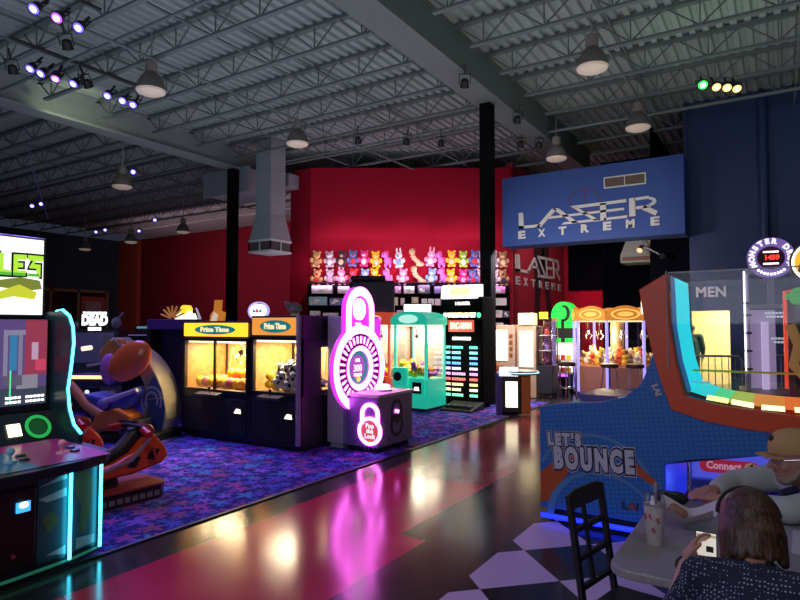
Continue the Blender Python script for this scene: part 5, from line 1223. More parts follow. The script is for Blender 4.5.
# lit lining of the cradle
def lining(a, b, pts, m, nm):
    mb = MB(); vs = []
    for x,z in pts: vs += [(x,a,z),(x,b,z)]
    mb.add(vs,[(2*i,2*i+1,2*i+3,2*i+2) for i in range(len(pts)-1)])
    return mb.build(nm, m, t, False)
up = [(-.742,2.10),(-.735,1.90),(-.73,1.68),(-.69,1.40),(-.63,1.16)]
lining(5.275,5.52,up,EBLUEP,'lit_lining'); lining(5.52,FAR-.08,up,ECYANP,'lit_lining')
FL = [(-.63,1.16,'cyan',(.0,.62,.62),.9),(-.48,1.115,'green',(.06,.62,.22),.9),(-.36,1.09,'lime',(.40,.52,.05),.8),(-.20,1.075,'amber',(.75,.26,.02),.8),(.02,1.062,'orange',(.85,.16,.02),.8),(.5,1.05,'orange_red',(.85,.12,.02),.8),(2.2,1.07,'',0,0)]
for (xa,za,nm,c,e),(xb,zb,*_r) in zip(FL,FL[1:]):
    lining(5.42,FAR-.08,[(xa,za),(xb,zb)],E('lining_'+nm,c,e),'lit_floor')
for i,xa in enumerate((-.50,-.33,-.13,.08,.30,.52)):
    m = E('floor_lamp_'+str(i),((.75,1,.25),(1,.92,.4),(1,.90,.45),(1,.85,.4),(1,.85,.4),(1,.85,.4))[i],1.9)
    zz = lambda x: 1.055+.0+max(0,(-x-.1))*.14
    MB().add([(xa,5.285,zz(xa)+.005),(xa+.15,5.285,zz(xa+.15)+.005),(xa+.15,5.405,zz(xa+.15)+.03),(xa,5.405,zz(xa)+.03)],[(0,1,2,3)]).build('floor_lamp', m, t, False)
pane = red_i+[(2.2,2.14)]
MB().prism(pane,'xz',5.225,5.235).build('clear_pane', ACRYL, t, False)
MB().prism(pane,'xz',FAR-.03,FAR-.02).build('clear_pane', ACRYL, t, False)
MB().tube([(-.75,5.23,2.12),(2.2,5.23,2.14)], .006, 6).build('pane_edge', M('pane_edge',(.5,.55,.6),.3), t)
MB().tube([(-.66,5.9,1.30),(2.2,5.9,1.30)], .010, 6).build('guide_rail', M('rail_yellow',(.65,.55,.05),.4), t)
MB().tube([(-.64,5.6,1.22),(-.50,5.6,1.22)], .012, 6).build('guide_pin', M('pin_cyan',(.2,.6,.65),.4,0,(.2,.9,1),.3), t)
MB().tube([(-.755,5.18,1.36),(-.758,5.18,2.13)], .007, 6).build('arm_edge', M('edge_pale',(.45,.35,.33),.4), t)
# printed arcs, patches and lettering
YP = 5.194
MB().prism([(-1.815,.40),(-1.60,.60),(-1.44,.585),(-1.62,.36),(-1.74,.17),(-1.815,.14)],'xz',YP,5.2).build('orange_print', BORG, sd, False)
MB().prism([(-1.02,.58),(-.86,.45),(-.84,.40),(-.94,.44),(-1.06,.53)],'xz',YP,5.2).build('orange_print', BORG, sd, False)
MB().band(circ(-1.36,.28,.50,.50,30,.12,PI*.86,True), circ(-1.36,.28,.475,.475,30,.12,PI*.86,True),'xz',5.18+.016,5.2,False).build('arc_print', BLIGHT, sd, False)
A1 = circ(-1.30,.05,.46,.42,30,.18,PI,True); A2 = [(-1.30+(x+1.30)*(.86+.13*i/29*0+(.10 if i<10 else 0)), .05+(z-.05)*.94) for i,(x,z) in enumerate(A1)]
MB().band(A1,A2,'xz',YP-.001,5.2,False).build('arc_print', BLIGHT, sd, False)
INK = M('lettering_ink',(.012,.006,.05),.4); PALE = M('lettering_pale',(.62,.60,.70),.4)
KX = {"LET'S":.74, 'BOUNCE':.565}
for body_, sz, o_, w_ in (("LET'S",.135,(-1.60,0,.705),.27),('BOUNCE',.24,(-1.36,0,.555),.66)):
    for off, m, y_, dw in ((.040,PALE,5.193,.075),(.032,INK,5.190,.055),(.016,PALE,5.187,.0)):
        text('lettering', body_, sz, m, sd, (o_[0],y_,o_[2]), (1,0,.05), (-.05,0,1), off*(.6 if 'T' in body_ else 1), .0012, 1.32, None, kx=KX[body_])
text('lettering', 'LAI', .085, M('logo_ink',(.03,.02,.10),.4), sd, (-1.06,5.196,.22), (1,0,.04), (-.04,0,1), .004, .001, 1, .13)
text('lettering', 'A', .07, M('logo_red',(.5,.08,.06),.4) if 'logo_red2' not in bpy.data.materials else None, sd, (-1.05,5.1935,.22), (1,0,.04), (-.04,0,1), .004, .001)
g_ = MB().tube([(-1.80,5.16,.045),(-.82,5.16,.045)], .022, 8).tube([(-.76,5.20,.05),(-.76,FAR,.05)], .02, 8).build('light_strip', EBLUE, t)
MB().prism([(5.21,.11),(FAR-.01,.11),(FAR-.01,.58),(5.21,.58)],'yz',-.80,-.79).build('lit_side', E('side_painted_glow',(.015,.03,.55),.75), t, False)  # emission stands in for the floor strip's blue light on this side

# ------------------------------------------------------------------ connect 4 game behind
t = thing('basket_game', 'low blue lit basket game with a red Connect 4 sign under the bounce machine', 'arcade machine', (-.45,7.6,0))
rot = Matrix.Translation((-.50,7.30,0)) @ Matrix.Rotation(math.radians(8),4,'Z')
def cm():
    m_ = MB(); m_.X = rot; return m_
cm().box(-.36,.75,0,.8,.03,.60).build('body', M('basket_blue',(.06,.08,.42),.4,0,(.06,.08,.9),.30), t, False, .02)
cm().box(-.36,.75,.02,.8,.60,.74).build('rim', M('basket_rim',(.05,.05,.2),.4), t, False, .02)
cm().box(-.34,.74,-.015,0,.06,.34).build('front_panel', E('basket_front_blue',(.10,.12,.85),.6), t, False, .006)
so_ = [(-.20+.07*math.cos(a),.20+.07*math.sin(a)) for a in [PI/2+PI*i/10 for i in range(11)]]+[(.22+.07*math.cos(a),.20+.07*math.sin(a)) for a in [-PI/2+PI*i/10 for i in range(11)]]
lp = cm().prism(so_,'xz',-.03,-.015).build('logo_plate', M('connect_red',(.45,.02,.05),.4,0,(.8,.04,.08),.28), t, False)
rr_ = rot.to_3x3() @ Vector((1,0,0))
text('lettering', 'Connect', .105, M('connect_pink',(.7,.45,.5),.4,0,(.9,.5,.6),.35), lp, rot @ Vector((-.04,-.034,.205)), rr_, (0,0,1), .004, .002, 1, .33)
cm().prism(circ(.21,.20,.06,None,20),'xz',-.036,-.03).build('logo_dot', M('connect_yellow',(.6,.4,.2),.4,0,(.8,.5,.2),.25), lp, False)
text('lettering', '4', .11, M('connect_dark_red',(.4,.02,.04),.4), lp, rot @ Vector((.21,-.04,.20)), rr_, (0,0,1), .008, .002)
t = thing('ticket_box', 'small orange and black box game left of the Connect 4 sign', 'arcade machine', (-1.05,7.2,0))
MB().box(-1.22,-.98,7.05,7.4,0,.62).build('body', BLACK, t, False, .01); MB().prism([(-1.10,.25),(-.99,.25),(-.99,.55),(-1.16,.55),(-1.10,.42)],'xz',7.04,7.05).build('front_panel', M('box_orange',(.5,.14,.03),.4), t, False)

# ------------------------------------------------------------------ MONSTER DROP game
t = thing('ball_drop_game', 'tall glass ball drop game crowned by a lit MONSTER DROP ring', 'arcade machine', (-.1,11.9,0))
rot = Matrix.Translation((-.11,11.73,0)) @ Matrix.Rotation(math.radians(6),4,'Z')
def dm_():
    m_ = MB(); m_.X = rot; return m_
P2 = M('drop_frame_white',(.6,.58,.62),.35)
for sx in (-.36,.46):
    dm_().box(sx-.04,sx+.04,-.05,.05,.0,2.62).build('post', P2, t, False, .008)
    dm_().tube([(sx-.03,-.07,.9),(sx-.03,-.07,2.6)], .014, 8).build('post_light', E('post_light_lilac',(.85,.75,1),2.5) if 'post_light_lilac' not in bpy.data.materials else bpy.data.materials['post_light_lilac'], t)
mb = dm_()
for zz in (.95,1.25,1.55,1.85,2.05): mb.box(-.43,-.29,-.08,-.04,zz,zz+.03)
mb.build('rung', BLACK, t, False)
dm_().box(-.36,.46,-.05,.05,1.98,2.04).box(-.36,.46,-.05,.05,2.56,2.64).build('cross_bar', P2, t, False)
dm_().box(-.05,.05,.0,.04,2.04,2.56).build('chute', M('chute_lilac',(.45,.42,.55),.3), t, False)
dm_().box(-.33,.42,-.02,-.01,.6,1.98).build('glass', CLEAR, t, False)
dm_().box(-.46,.46,-.5,.9,0,.6).build('base', M('drop_base',(.06,.05,.09),.4), t, False, .02)
dm_().box(-.33,.10,.5,.52,.6,1.96).build('lit_backdrop', M('drop_backdrop',(.40,.32,.45),.4,0,(.55,.42,.65),.30), t, False)
dm_().box(-.12,-.02,.30,.45,.6,1.75).build('cylinder', E('drop_lilac',(.7,.55,.8),.7), t, False)
mb = dm_()
for zz, xx, n_ in ((1.88,-.10,6),(1.82,-.08,5),(1.46,-.02,7),(1.40,.02,5)):
    for i in range(n_): mb.box(xx+i*.05,xx+i*.05+.04,-.03,-.022,zz,zz+.035)
mb.build('printed_words', M('words_white',(.6,.6,.62),.5,0,(.9,.9,.95),.45), t, False)
C_ = 2.81
rg = dm_().prism(circ(0,C_,.34,.33,44),'xz',-.10,.10).build('ring_sign', M('ring_plum',(.10,.01,.05),.4), t, False)
dm_().band(circ(0,C_,.345,.335,44), circ(0,C_,.20,.19,44),'xz',-.12,-.10).build('ring_light', E('ring_violet',(.20,.12,.42),.8), rg, False)
word = 'MONSTER DROP'
rw = rot.to_3x3()
for i, ch in enumerate(word):
    if ch == ' ': continue
    a = math.radians(205 - i*230/11); rad = .272
    p = rot @ Vector((rad*math.cos(a),-.125,C_+rad*math.sin(a)))
    th = a-PI/2
    text('lettering', ch, .115, E('ring_letter',(.95,.9,1),1.1) if 'ring_letter' not in bpy.data.materials else bpy.data.materials['ring_letter'], rg, p, rw @ Vector((math.cos(th),0,math.sin(th))), rw @ Vector((-math.sin(th),0,math.cos(th))), .008, .003)
mb = dm_()
for i in range(9):
    a = math.radians(228+i*84/8); mb.box(.272*math.cos(a)-.016,.272*math.cos(a)+.016,-.128,-.12,C_+.272*math.sin(a)-.02,C_+.272*math.sin(a)+.02)
mb.build('small_print', EW, rg, False)
dm_().box(-.14,.14,-.125,-.10,C_-.07,C_+.07).build('display', BLACK, rg, False)
text('lettering', '1459', .11, ERED, rg, rot @ Vector((.01,-.13,C_)), rw @ Vector((1,0,0)), (0,0,1), .003, .003)
mb = dm_(); mb.box(-.11,.11,-.128,-.12,C_+.085,C_+.11).box(-.11,.11,-.128,-.12,C_-.11,C_-.085); mb.build('display_bar', EW, rg, False)
# game with a yellow oval sign at the right edge
t = thing('arcade_cabinet', 'cabinet with a glowing yellow oval sign at the right edge', 'arcade machine', (.62,9.1,0))
rot = Matrix.Translation((.44,9.0,0)) @ Matrix.Rotation(math.radians(-4),4,'Z')
def ym():
    m_ = MB(); m_.X = rot; return m_
ym().box(-.36,.75,0,.8,0,2.16).build('body', M('body_maroon',(.12,.02,.015),.4), t, False, .02)
ym().box(-.28,.70,-.015,0,.9,1.95).build('front_glass', M('front_brown_glass',(.06,.035,.02),.15), t, False)
ym().tube([(-.38,-.02,.9),(-.38,-.02,2.12),(-.1,-.02,2.16)], .02, 8).build('red_edge', M('edge_red',(.6,.05,.02),.35,0,(1,.08,.03),.7), t)
mb = ym(); 
for p in ((-.30,2.06),(-.22,2.12),(-.14,2.05),(-.24,2.0)): mb.ell((p[0],-.05,p[1]),(.08,.04,.05))
mb.build('green_leaf', M('leaf_green',(.06,.45,.05),.5,0,(.1,.7,.1),.3), t)
ym().tube([(-.33,-.05,1.70),(-.24,-.07,1.45),(-.30,-.06,1.2),(-.14,-.07,1.0)], .06, 10).build('wood_trunk', M('trunk_tan',(.45,.25,.10),.6,0,(.8,.4,.1),.2), t)
yo = ym().prism(circ(.02,2.48,.34,.30,40),'xz',-.05,.08).build('sign_rim', BLACK, t, False)
ym().prism(circ(.02,2.48,.315,.275,40),'xz',-.06,-.05).build('sign_edge', ECREAM, yo, False); ym().prism(circ(.02,2.48,.285,.245,40),'xz',-.07,-.06).build('sign_face', E('oval_yellow',(1,.52,.03),.95), yo, False)
mb = ym()
for i in range(5): mb.bar((-.22+.1*i,-.075,2.36),(-.16+.1*i,-.075,2.58),.03,.006)
mb.build('sign_marks', M('oval_brown',(.4,.12,.01),.5), yo, False)
# crowd barrier
def barrier(p0, p1, lab):
    p0 = Vector(p0); p1 = Vector(p1); d = p1-p0; L_ = d.length; d.normalize()
    t = thing('crowd_barrier', lab, 'barrier', p0, 0, 'steel crowd barriers by the doorway')
    MB().tube([p0+Vector((0,0,.12)),p0+Vector((0,0,1.02)),p0+d*.06+Vector((0,0,1.1)),p1-d*.06+Vector((0,0,1.1)),p1+Vector((0,0,1.02)),p1+Vector((0,0,.12))], .022, 8).build('frame', STEEL, t)
    MB().tube([p0+Vector((0,0,.2)),p1+Vector((0,0,.2))], .016, 8).build('bottom_rail', STEEL, t)
    n_ = int(L_/.11)
    for i in range(1,n_): MB().cyl(p0+d*(L_*i/n_)+Vector((0,0,.2)),p0+d*(L_*i/n_)+Vector((0,0,1.1)),.009,.009,6).build('bar', STEEL, t)
    for p in (p0+d*.25,p1-d*.25): MB().bar(p+Vector((-d.y*.25,d.x*.25,.015)),p+Vector((d.y*.25,-d.x*.25,.015)),.05,.03).bar(p,p+Vector((0,0,.22)),.03).build('foot', STEEL, t, False)
barrier((-1.75,12.9,0),(-.62,13.25,0),'steel crowd barrier in front of the lit MEN doorway')
barrier((-.55,13.35,0),(.75,14.3,0),'steel crowd barrier running behind the tall glass game')
barrier((-1.95,13.0,0),(-1.95,14.5,0),'steel crowd barrier turning back towards the doorway wall')
# ------------------------------------------------------------------ cafe table, chairs, things on the table
TT = M('table_grey_speckle',(.30,.28,.29),.4,scale=60,var=.45)
t = thing('cafe_table', 'grey speckled cafe table with rounded corners in the foreground', 'table', (-.1,3.05,0))
x0,x1,y0,y1,r = -.60,.42,2.47,3.62,.09
rp = []
for cx_,cy_,a in ((x1-r,y1-r,0),(x0+r,y1-r,PI/2),(x0+r,y0+r,PI),(x1-r,y0+r,1.5*PI)): rp += [(cx_+r*math.cos(a+i*PI/12),cy_+r*math.sin(a+i*PI/12)) for i in range(7)]
MB().prism(rp,'xy',.712,.75).build('table_top', TT, t, False, .008)
MB().cyl((-.09,3.05,.03),(-.09,3.05,.712),.045,.045,16).build('column', STEELK, t)
MB().bar((-.42,3.05,.02),(.24,3.05,.02),.07,.04).bar((-.09,2.72,.02),(-.09,3.38,.02),.07,.04).build('foot', STEELK, t, False)
def cafe_chair(label):
    t = thing('cafe_chair', label, 'chair', (0,0,0), 0, None)    # faces +x, back at -x
    MB().prism([(-.20,-.18),(.18,-.20),(.22,-.16),(.22,.16),(.18,.20),(-.20,.18)],'xy',.43,.475).build('seat', M('seat_vinyl_black',(.012,.012,.016),.4) if 'seat_vinyl_black' not in bpy.data.materials else bpy.data.materials['seat_vinyl_black'], t, False, .012)
    K = STEELK
    for sy in (-.17,.17):
        MB().tube([(.19,sy,.43),(.21,sy,0)], .014, 8).build('leg', K, t)
        MB().tube([(-.19,sy,.45),(-.23,sy,0)], .014, 8).build('leg', K, t)
    for sy in (-.15,.15): MB().bar((-.19,sy,.40),(-.265,sy,.94),.022,.03).build('back_post', K, t, False)
    MB().prism([(-.162,.875),(-.162,.945),(-.10,.962),(.10,.962),(.162,.945),(.162,.875)],'yz',-.272,-.250).build('top_rail', K, t, False, .008)
    for z_ in (.79,.67,.55): MB().bar((-.19-.075*(z_-.4)/.54,-.15,z_),(-.19-.075*(z_-.4)/.54,.15,z_),.02,.022).build('rung', K, t, False)
    MB().bar((-.215,-.03,.56),(-.26,-.03,.89),.014,.018).build('spindle', K, t, False)
    return t
c1 = cafe_chair('empty black metal ladder back chair at the near left of the table'); c1.location = (-.52,2.78,0); c1.rotation_euler = (0,0,math.radians(-12))
c2 = dup(c1,(-.085,2.04,0),math.radians(90),'black metal chair under the woman in the dotted navy top')
c3 = dup(c1,(.20,3.96,0),math.radians(-135),'black metal chair under the man in the tan cap')
for o_ in c1.children:
    pass
# milkshake cup
t = thing('drink_cup', 'tall clear plastic cup of iced drink with domed lid and straw', 'cup', (-.478,2.83,.75))
MB().lathe([(.030,0),(.033,.004),(.043,.15),(.046,.172),(.044,.172)],24,(-.478,2.83,.75)).build('cup', M('cup_frosted',(.55,.50,.47),.35,scale=24,var=.25), t)
mb = MB()
for a,z in ((3.7,.12),(4.3,.125),(5.0,.11),(4.6,.07)): mb.tube([(-.478+.044*math.cos(a+i*.1),2.83+.044*math.sin(a+i*.1),.75+z+.012*math.sin(i*2)) for i in range(4)], .004, 5)
mb.build('red_print', M('cup_red_print',(.5,.08,.07),.5), t)
MB().lathe([(.047,.17),(.049,.175),(.047,.182),(.042,.195),(.036,.215),(.012,.222),(.012,.218)],24,(-.478,2.83,.75)).build('dome_lid', glass('lid_clear',(.85,.85,.9),.3), t)
MB().tube([(-.478,2.83,.80),(-.472,2.835,1.015)], .006, 8).build('straw', M('straw_grey',(.35,.33,.36),.4), t)
# wrapper with food, pouch
t = thing('food_wrapper', 'crumpled white paper wrapper with a half eaten roll on the table behind the cup', 'wrapper', (-.42,3.18,.75))
mb = MB(); rr = random.Random(5); N_ = 9; vs = []
for i in range(N_):
    for j in range(N_):
        u, v = i/(N_-1)-.5, j/(N_-1)-.5
        vs.append((-.39+u*.24+rr.uniform(-.006,.006),3.15+v*.17+rr.uniform(-.006,.006),.753+.16*(abs(u)**1.5+abs(v)**1.5)+rr.uniform(0,.012)))
mb.add(vs,[(i*N_+j,(i+1)*N_+j,(i+1)*N_+j+1,i*N_+j+1) for i in range(N_-1) for j in range(N_-1)]).build('paper', M('wrapper_paper',(.60,.55,.55),.7), t)
remeshed(MB().ell((-.43,3.17,.80),(.045,.035,.032)).ell((-.45,3.19,.81),(.03,.03,.03)), 'roll', M('roll_brown',(.35,.17,.09),.6), t, .006, 3)
t = thing('pouch', 'small black rounded pouch lying beside the man\'s hand', 'pouch', (-.52,3.5,.75))
remeshed(MB().ell((-.53,3.47,.785),(.075,.05,.04)).ell((-.48,3.50,.785),(.06,.045,.035)), 'bag', M('pouch_black',(.012,.012,.015),.7), t, .008, 4)
MB().tube([(-.58,3.46,.80),(-.53,3.44,.825),(-.47,3.47,.81)], .004, 6).build('zip', CHROME, t)
t = thing('paper_tray', 'white paper sheet on the table right of the woman', 'paper', (.10,3.15,.75))
MB().prism([(.02,3.0),(.36,3.02),(.36,3.36),(.03,3.34)],'xy',.751,.756).build('sheet', M('sheet_white',(.55,.52,.52),.6), t, False)

# ------------------------------------------------------------------ people
SKIN = M('skin', (.50,.26,.18), .5, scale=20, var=.08); SKIN2 = M('skin_ruddy', (.46,.22,.16), .5, scale=20, var=.1)
def V3(*a): return Vector(a)
def hand(mb, wrist, d, palm_n, curl=.5, s=1.0, side=1):
    """palm, four curled fingers and a thumb; d along the hand, palm_n out of the palm"""
    d = Vector(d).normalized(); n = Vector(palm_n); n = (n-d*n.dot(d)).normalized(); w = d.cross(n)*side
    wrist = Vector(wrist); k = wrist+d*.085*s
    for f in (-.030,-.010,.010,.030):
        mb.tube([wrist+w*f*.6*s, k+w*f*s], .0135*s, 8); mb.ell(k+w*f*s,.0125*s,None,8,6)
    mb.ell(wrist+d*.045*s, .030*s, None, 10, 8); mb.ell(wrist+d*.01*s, .026*s, None, 10, 8)
    for f, L_ in ((-.030,.058),(-.010,.072),(.010,.078),(.030,.068)):
        p = k+w*f*s; ang = curl*.35; seg_ = L_*s*.45
        for q_ in range(3):
            nd = d*math.cos(ang)+n*math.sin(ang); p2 = p+nd*seg_
            mb.limb([p,p2],[.0095*s-.0008*q_,.0088*s-.0008*q_],8); p = p2; ang += curl*.75; seg_ *= .75
    b = wrist+d*.025*s+w*.030*s
    t1 = b+(w*.75+d*.6+n*.25).normalized()*.042*s; t2 = t1+(w*.2+d*.9+n*.5).normalized()*.032*s
    mb.limb([b,t1,t2],[.014*s,.011*s,.0095*s],8)
def head(mb, c, fwd, s=1.0):
    """head with brow, nose, lips, chin and ears"""
    c = Vector(c); f = Vector(fwd).normalized(); up = Vector((0,0,1)); up = (up-f*up.dot(f)).normalized(); r = f.cross(up)
    R = Matrix((r,f,up)).transposed()
    P = lambda x,y,z: c+r*x*s+f*y*s+up*z*s
    mb.ell(c+up*.02*s,(.073*s,.092*s,.098*s),R,20,14); mb.ell(P(0,.022,-.045),(.056*s,.068*s,.068*s),R,16,10)
    mb.ell(P(0,.062,-.088),(.026*s,.024*s,.020*s),R); mb.limb([P(0,.092,.022),P(0,.112,-.018)],[.009*s,.014*s],8)
    mb.ell(P(-.012,.100,-.022),.009*s,None,8,6); mb.ell(P(.012,.100,-.022),.009*s,None,8,6)
    mb.ell(P(0,.086,-.052),(.022*s,.010*s,.006*s),R); mb.ell(P(0,.085,-.062),(.019*s,.010*s,.007*s),R)
    for sx in (-1,1):
        mb.ell(P(sx*.031,.076,.038),(.022*s,.014*s,.008*s),R); mb.ell(P(sx*.040,.066,-.018),(.022*s,.020*s,.020*s),R)
        mb.ell(P(sx*.075,-.012,.0),(.010*s,.020*s,.032*s),R)
    return P, R
def eyes(P, R, s, parent):
    for sx in (-1,1):
        e = MB().ell(P(sx*.031,.076,.018),.0125*s,None,12,8).build('eye', M('eye_white',(.7,.68,.65),.3) if 'eye_white' not in bpy.data.materials else bpy.data.materials['eye_white'], parent)
        MB().ell(P(sx*.031,.0855,.018),.0055*s,None,10,6).build('iris', bpy.data.materials['black_laminate'], e)
def torso(mb, pel, chest, neck, sh, k=1.0):
    pel, chest, neck = Vector(pel), Vector(chest), Vector(neck); L_, R_ = Vector(sh[0]), Vector(sh[1])
    a = (R_-L_).normalized(); f = Vector((0,0,1)).cross(a)
    Rm = Matrix((a,f,a.cross(f))).transposed()
    for i in range(7):
        u = i/6; c = pel.lerp(chest,u); mb.ell(c,((.165+.015*math.sin(u*PI*1.3)-.012*math.sin(u*PI))*k,.120*k,.10*k),Rm,18,10)
    top = chest.lerp(neck,.45); mb.ell(top,(.150*k,.095*k,.085*k),Rm,18,10)
    mb.limb([L_.lerp(R_,.15),top],[.066*k,.085*k]); mb.limb([R_.lerp(L_,.15),top],[.066*k,.085*k])
    mb.limb([L_,R_],[.062*k,.062*k])
def legs(mb, hips, knees, feet, k=1.0, shoe=False):
    for h, kn, ft in zip(hips, knees, feet):
        h, kn, ft = Vector(h), Vector(kn), Vector(ft)
        mb.limb([h,h.lerp(kn,.5),kn],[.088*k,.078*k,.060*k]); mb.limb([kn,kn.lerp(ft,.35),ft],[.058*k,.055*k,.040*k])

# --- woman, seen from behind, looking at her phone
HW = V3(-.10,2.34,1.022); fw = V3(-.18,.86,-.50)
pel = V3(-.08,2.06,.57); chs = V3(-.085,2.17,.81); nk = V3(-.09,2.26,.95)
LS, RS = V3(-.235,2.20,.885), V3(.085,2.19,.885)
LE, LW_ = V3(-.325,2.25,.715), V3(-.305,2.41,.835)
RE, RW_ = V3(.225,2.32,.79), V3(.07,2.56,.80)
knees = [V3(-.17,2.40,.53),V3(.01,2.40,.53)]; feet = [V3(-.18,2.44,.09),V3(.02,2.44,.09)]
w = thing('person', 'woman with brown bobbed hair and dotted navy top looking at a phone', 'person', (-.08,2.0,0))
mb = MB(); torso(mb,pel,chs,nk,(LS,RS),.93); P, R = head(mb,HW,fw)
mb.limb([chs,nk,HW-V3(0,.01,.04)],[.07,.054,.056])
mb.limb([LS,LE],[.050,.040]); mb.limb([LE,LW_],[.040,.027]); mb.limb([RS,RE],[.050,.040]); mb.limb([RE,RW_],[.040,.027])
hand(mb,LW_,V3(.20,.45,.55),V3(.9,-.1,-.3),.62,.95,-1); hand(mb,RW_,V3(-.25,.9,-.05),V3(0,0,-1),.35,.95,1)
legs(mb,[pel+V3(-.09,.03,-.03),pel+V3(.09,.03,-.03)],knees,feet,.95)
for ft in feet: mb.limb([ft,ft+V3(0,.14,-.045)],[.04,.03])
remeshed(mb,'body',SKIN,w,.0075,5); eyes(P,R,1.0,w)
def dotted():
    tt = NT('navy_dotted_cloth'); vo = tt.node('ShaderNodeTexVoronoi'); vo.inputs['Scale'].default_value = 92; vo.inputs['Randomness'].default_value = .35
    tt.put(vo.inputs['Vector'], tt.coord())
    tt.put(tt.b.inputs['Base Color'], tt.mix(tt.math('LESS_THAN', vo.outputs['Distance'], .25), (.012,.018,.045), (.45,.45,.50))); tt.b.inputs['Roughness'].default_value = .9
    return tt.mat
mb = MB(); torso(mb,pel+V3(0,0,.02),chs,nk-V3(0,0,.025),(LS,RS),1.06); mb.ell(nk-V3(0,.02,.03),(.085,.07,.05))
mb.limb([LS,LE,LE.lerp(LW_,.22)],[.058,.050,.046]); mb.limb([RS,RE,RE.lerp(RW_,.45)],[.068,.056,.050])
remeshed(mb,'blouse',dotted(),w,.011,6)
mb = MB(); legs(mb,[pel+V3(-.09,.03,-.03),pel+V3(.09,.03,-.03)],knees,[f+V3(0,0,.03) for f in feet],1.12); mb.ell(pel-V3(0,0,.02),(.19,.14,.10))
remeshed(mb,'trousers',M('jeans_dark',(.015,.018,.03),.9),w,.012,5)
for ft in feet: remeshed(MB().limb([ft-V3(0,.02,.05),ft+V3(0,.16,-.06)],[.038,.032]),'shoe',RUBBER,w,.01,3)
def hair_mat(name, dark, light):
    tt = NT(name); mp = tt.node('ShaderNodeMapping'); mp.inputs['Scale'].default_value = (110,110,7); tt.put(mp.inputs[0], tt.coord())
    n = tt.noise(1, 3, mp.outputs[0]); cr = tt.math('MULTIPLY', tt.math('SUBTRACT', n, .3), 2.2)
    cr = tt.math('MINIMUM', tt.math('MAXIMUM', cr, 0), 1)
    tt.put(tt.b.inputs['Base Color'], tt.mix(cr, dark, light)); tt.b.inputs['Roughness'].default_value = .45
    bp = tt.node('ShaderNodeBump'); bp.inputs['Strength'].default_value = .7; bp.inputs['Distance'].default_value = .006
    tt.put(bp.inputs['Height'], n); tt.put(tt.b.inputs['Normal'], bp.outputs[0])
    return tt.mat
HAIR = hair_mat('hair_brown',(.018,.009,.006),(.13,.062,.03))
mb = MB(); mb.ell(P(0,-.022,.030),(.082,.100,.098),R,20,12); mb.ell(P(0,-.055,-.02),(.080,.058,.075),R,18,12)
for i in range(17):
    a = PI*(1.0+ i/16*1.0)+0; x_ = .074*math.cos(a); y_ = -.024+.078*math.sin(a)
    L2 = -.098+.010*math.sin(i*2.3)
    mb.limb([P(x_*.85,y_*.85,.06),P(x_*1.06,y_,-.03),P(x_*1.14,y_+.004,L2)],[.024,.023,.015],8)
remeshed(mb,'hair',HAIR,w,.006,2)
MB().tube([P(.094*math.cos(a),-.006,.036+.098*math.sin(a)) for a in [PI*.02+PI*.96*i/20 for i in range(21)]], .006, 8).build('headband', BLACK, w)
MB().ell(P(.098,.012,-.055),.008).build('earring', CHROME, w)
MB().tube([LW_+V3(.030*math.cos(a),.012*math.sin(a)*.5,.028*math.sin(a)-.003) for a in [2*PI*i/20 for i in range(20)]], .007, 8, True).build('bracelet', BLACK, w)
# phone in her hand
pc = V3(-.245,2.475,.882); u_ = V3(1,.12,-.05).normalized(); v_ = V3(-.20,.75,.60); v_ = (v_-u_*v_.dot(u_)).normalized(); n_ = u_.cross(v_)
Rp = Matrix((u_,v_,n_)).transposed().to_4x4(); Rp.translation = pc
ph = thing('smartphone', 'dark smartphone with a bright white screen held by the woman', 'phone', pc)
m_ = MB(); m_.X = Rp; m_.box(-.037,.037,-.075,.075,-.004,.004).build('case', BLACK, ph, False, .003)
m_ = MB(); m_.X = Rp; m_.box(-.033,.033,-.068,.068,.0042,.0050); sc_ = m_.build('screen', E('phone_screen',(.95,.90,.80),.6), ph, False)
m_ = MB(); m_.X = Rp; m_.box(-.0,.024,-.012,.012,.0051,.0056).box(.006,.028,-.052,-.030,.0051,.0056).build('picture', M('phone_picture',(.02,.02,.02),.4), sc_, False)
m_ = MB(); m_.X = Rp; m_.box(-.033,.033,.048,.060,.0051,.0056).build('title_bar', E('phone_bar',(.55,.45,.30),.6), sc_, False)

# --- man in a tan cap, in profile to the left
HM = V3(.045,3.65,1.015); fm = V3(-.90,-.42,-.10)
pel = V3(.18,3.92,.57); chs = V3(.14,3.85,.80); nk = V3(.085,3.73,.918)
LS, RS = V3(.24,3.64,.85), V3(-.02,3.96,.86)
LE, LW_ = V3(.02,3.45,.815), V3(-.27,3.52,.805)
RE, RW_ = V3(-.24,3.88,.82), V3(-.32,3.68,.81)
knees = [V3(.04,3.54,.53),V3(-.12,3.70,.53)]; feet = [V3(.02,3.50,.09),V3(-.15,3.66,.09)]
w = thing('person', 'man in a tan baseball cap and pale grey shirt leaning on the table', 'person', (.12,3.85,0))
mb = MB(); torso(mb,pel,chs,nk,(LS,RS),1.0); P, R = head(mb,HM,fm,1.04)
mb.limb([chs,nk,HM-V3(-.02,-.01,.04)],[.08,.064,.062])
mb.limb([LS,LE],[.056,.046]); mb.limb([LE,LW_],[.046,.030]); mb.limb([RS,RE],[.056,.046]); mb.limb([RE,RW_],[.046,.030])
hand(mb,LW_,V3(-.95,.18,-.03),V3(0,0,-1),.42,1.05,-1); hand(mb,RW_,V3(-.6,-.75,-.03),V3(0,0,-1),.4,1.05,1)
legs(mb,[pel+V3(-.02,-.09,-.03),pel+V3(-.10,.02,-.03)],knees,feet)
for ft in feet: mb.limb([ft,ft+V3(-.12,-.06,-.045)],[.042,.032])
remeshed(mb,'body',SKIN2,w,.0075,5); eyes(P,R,1.04,w)
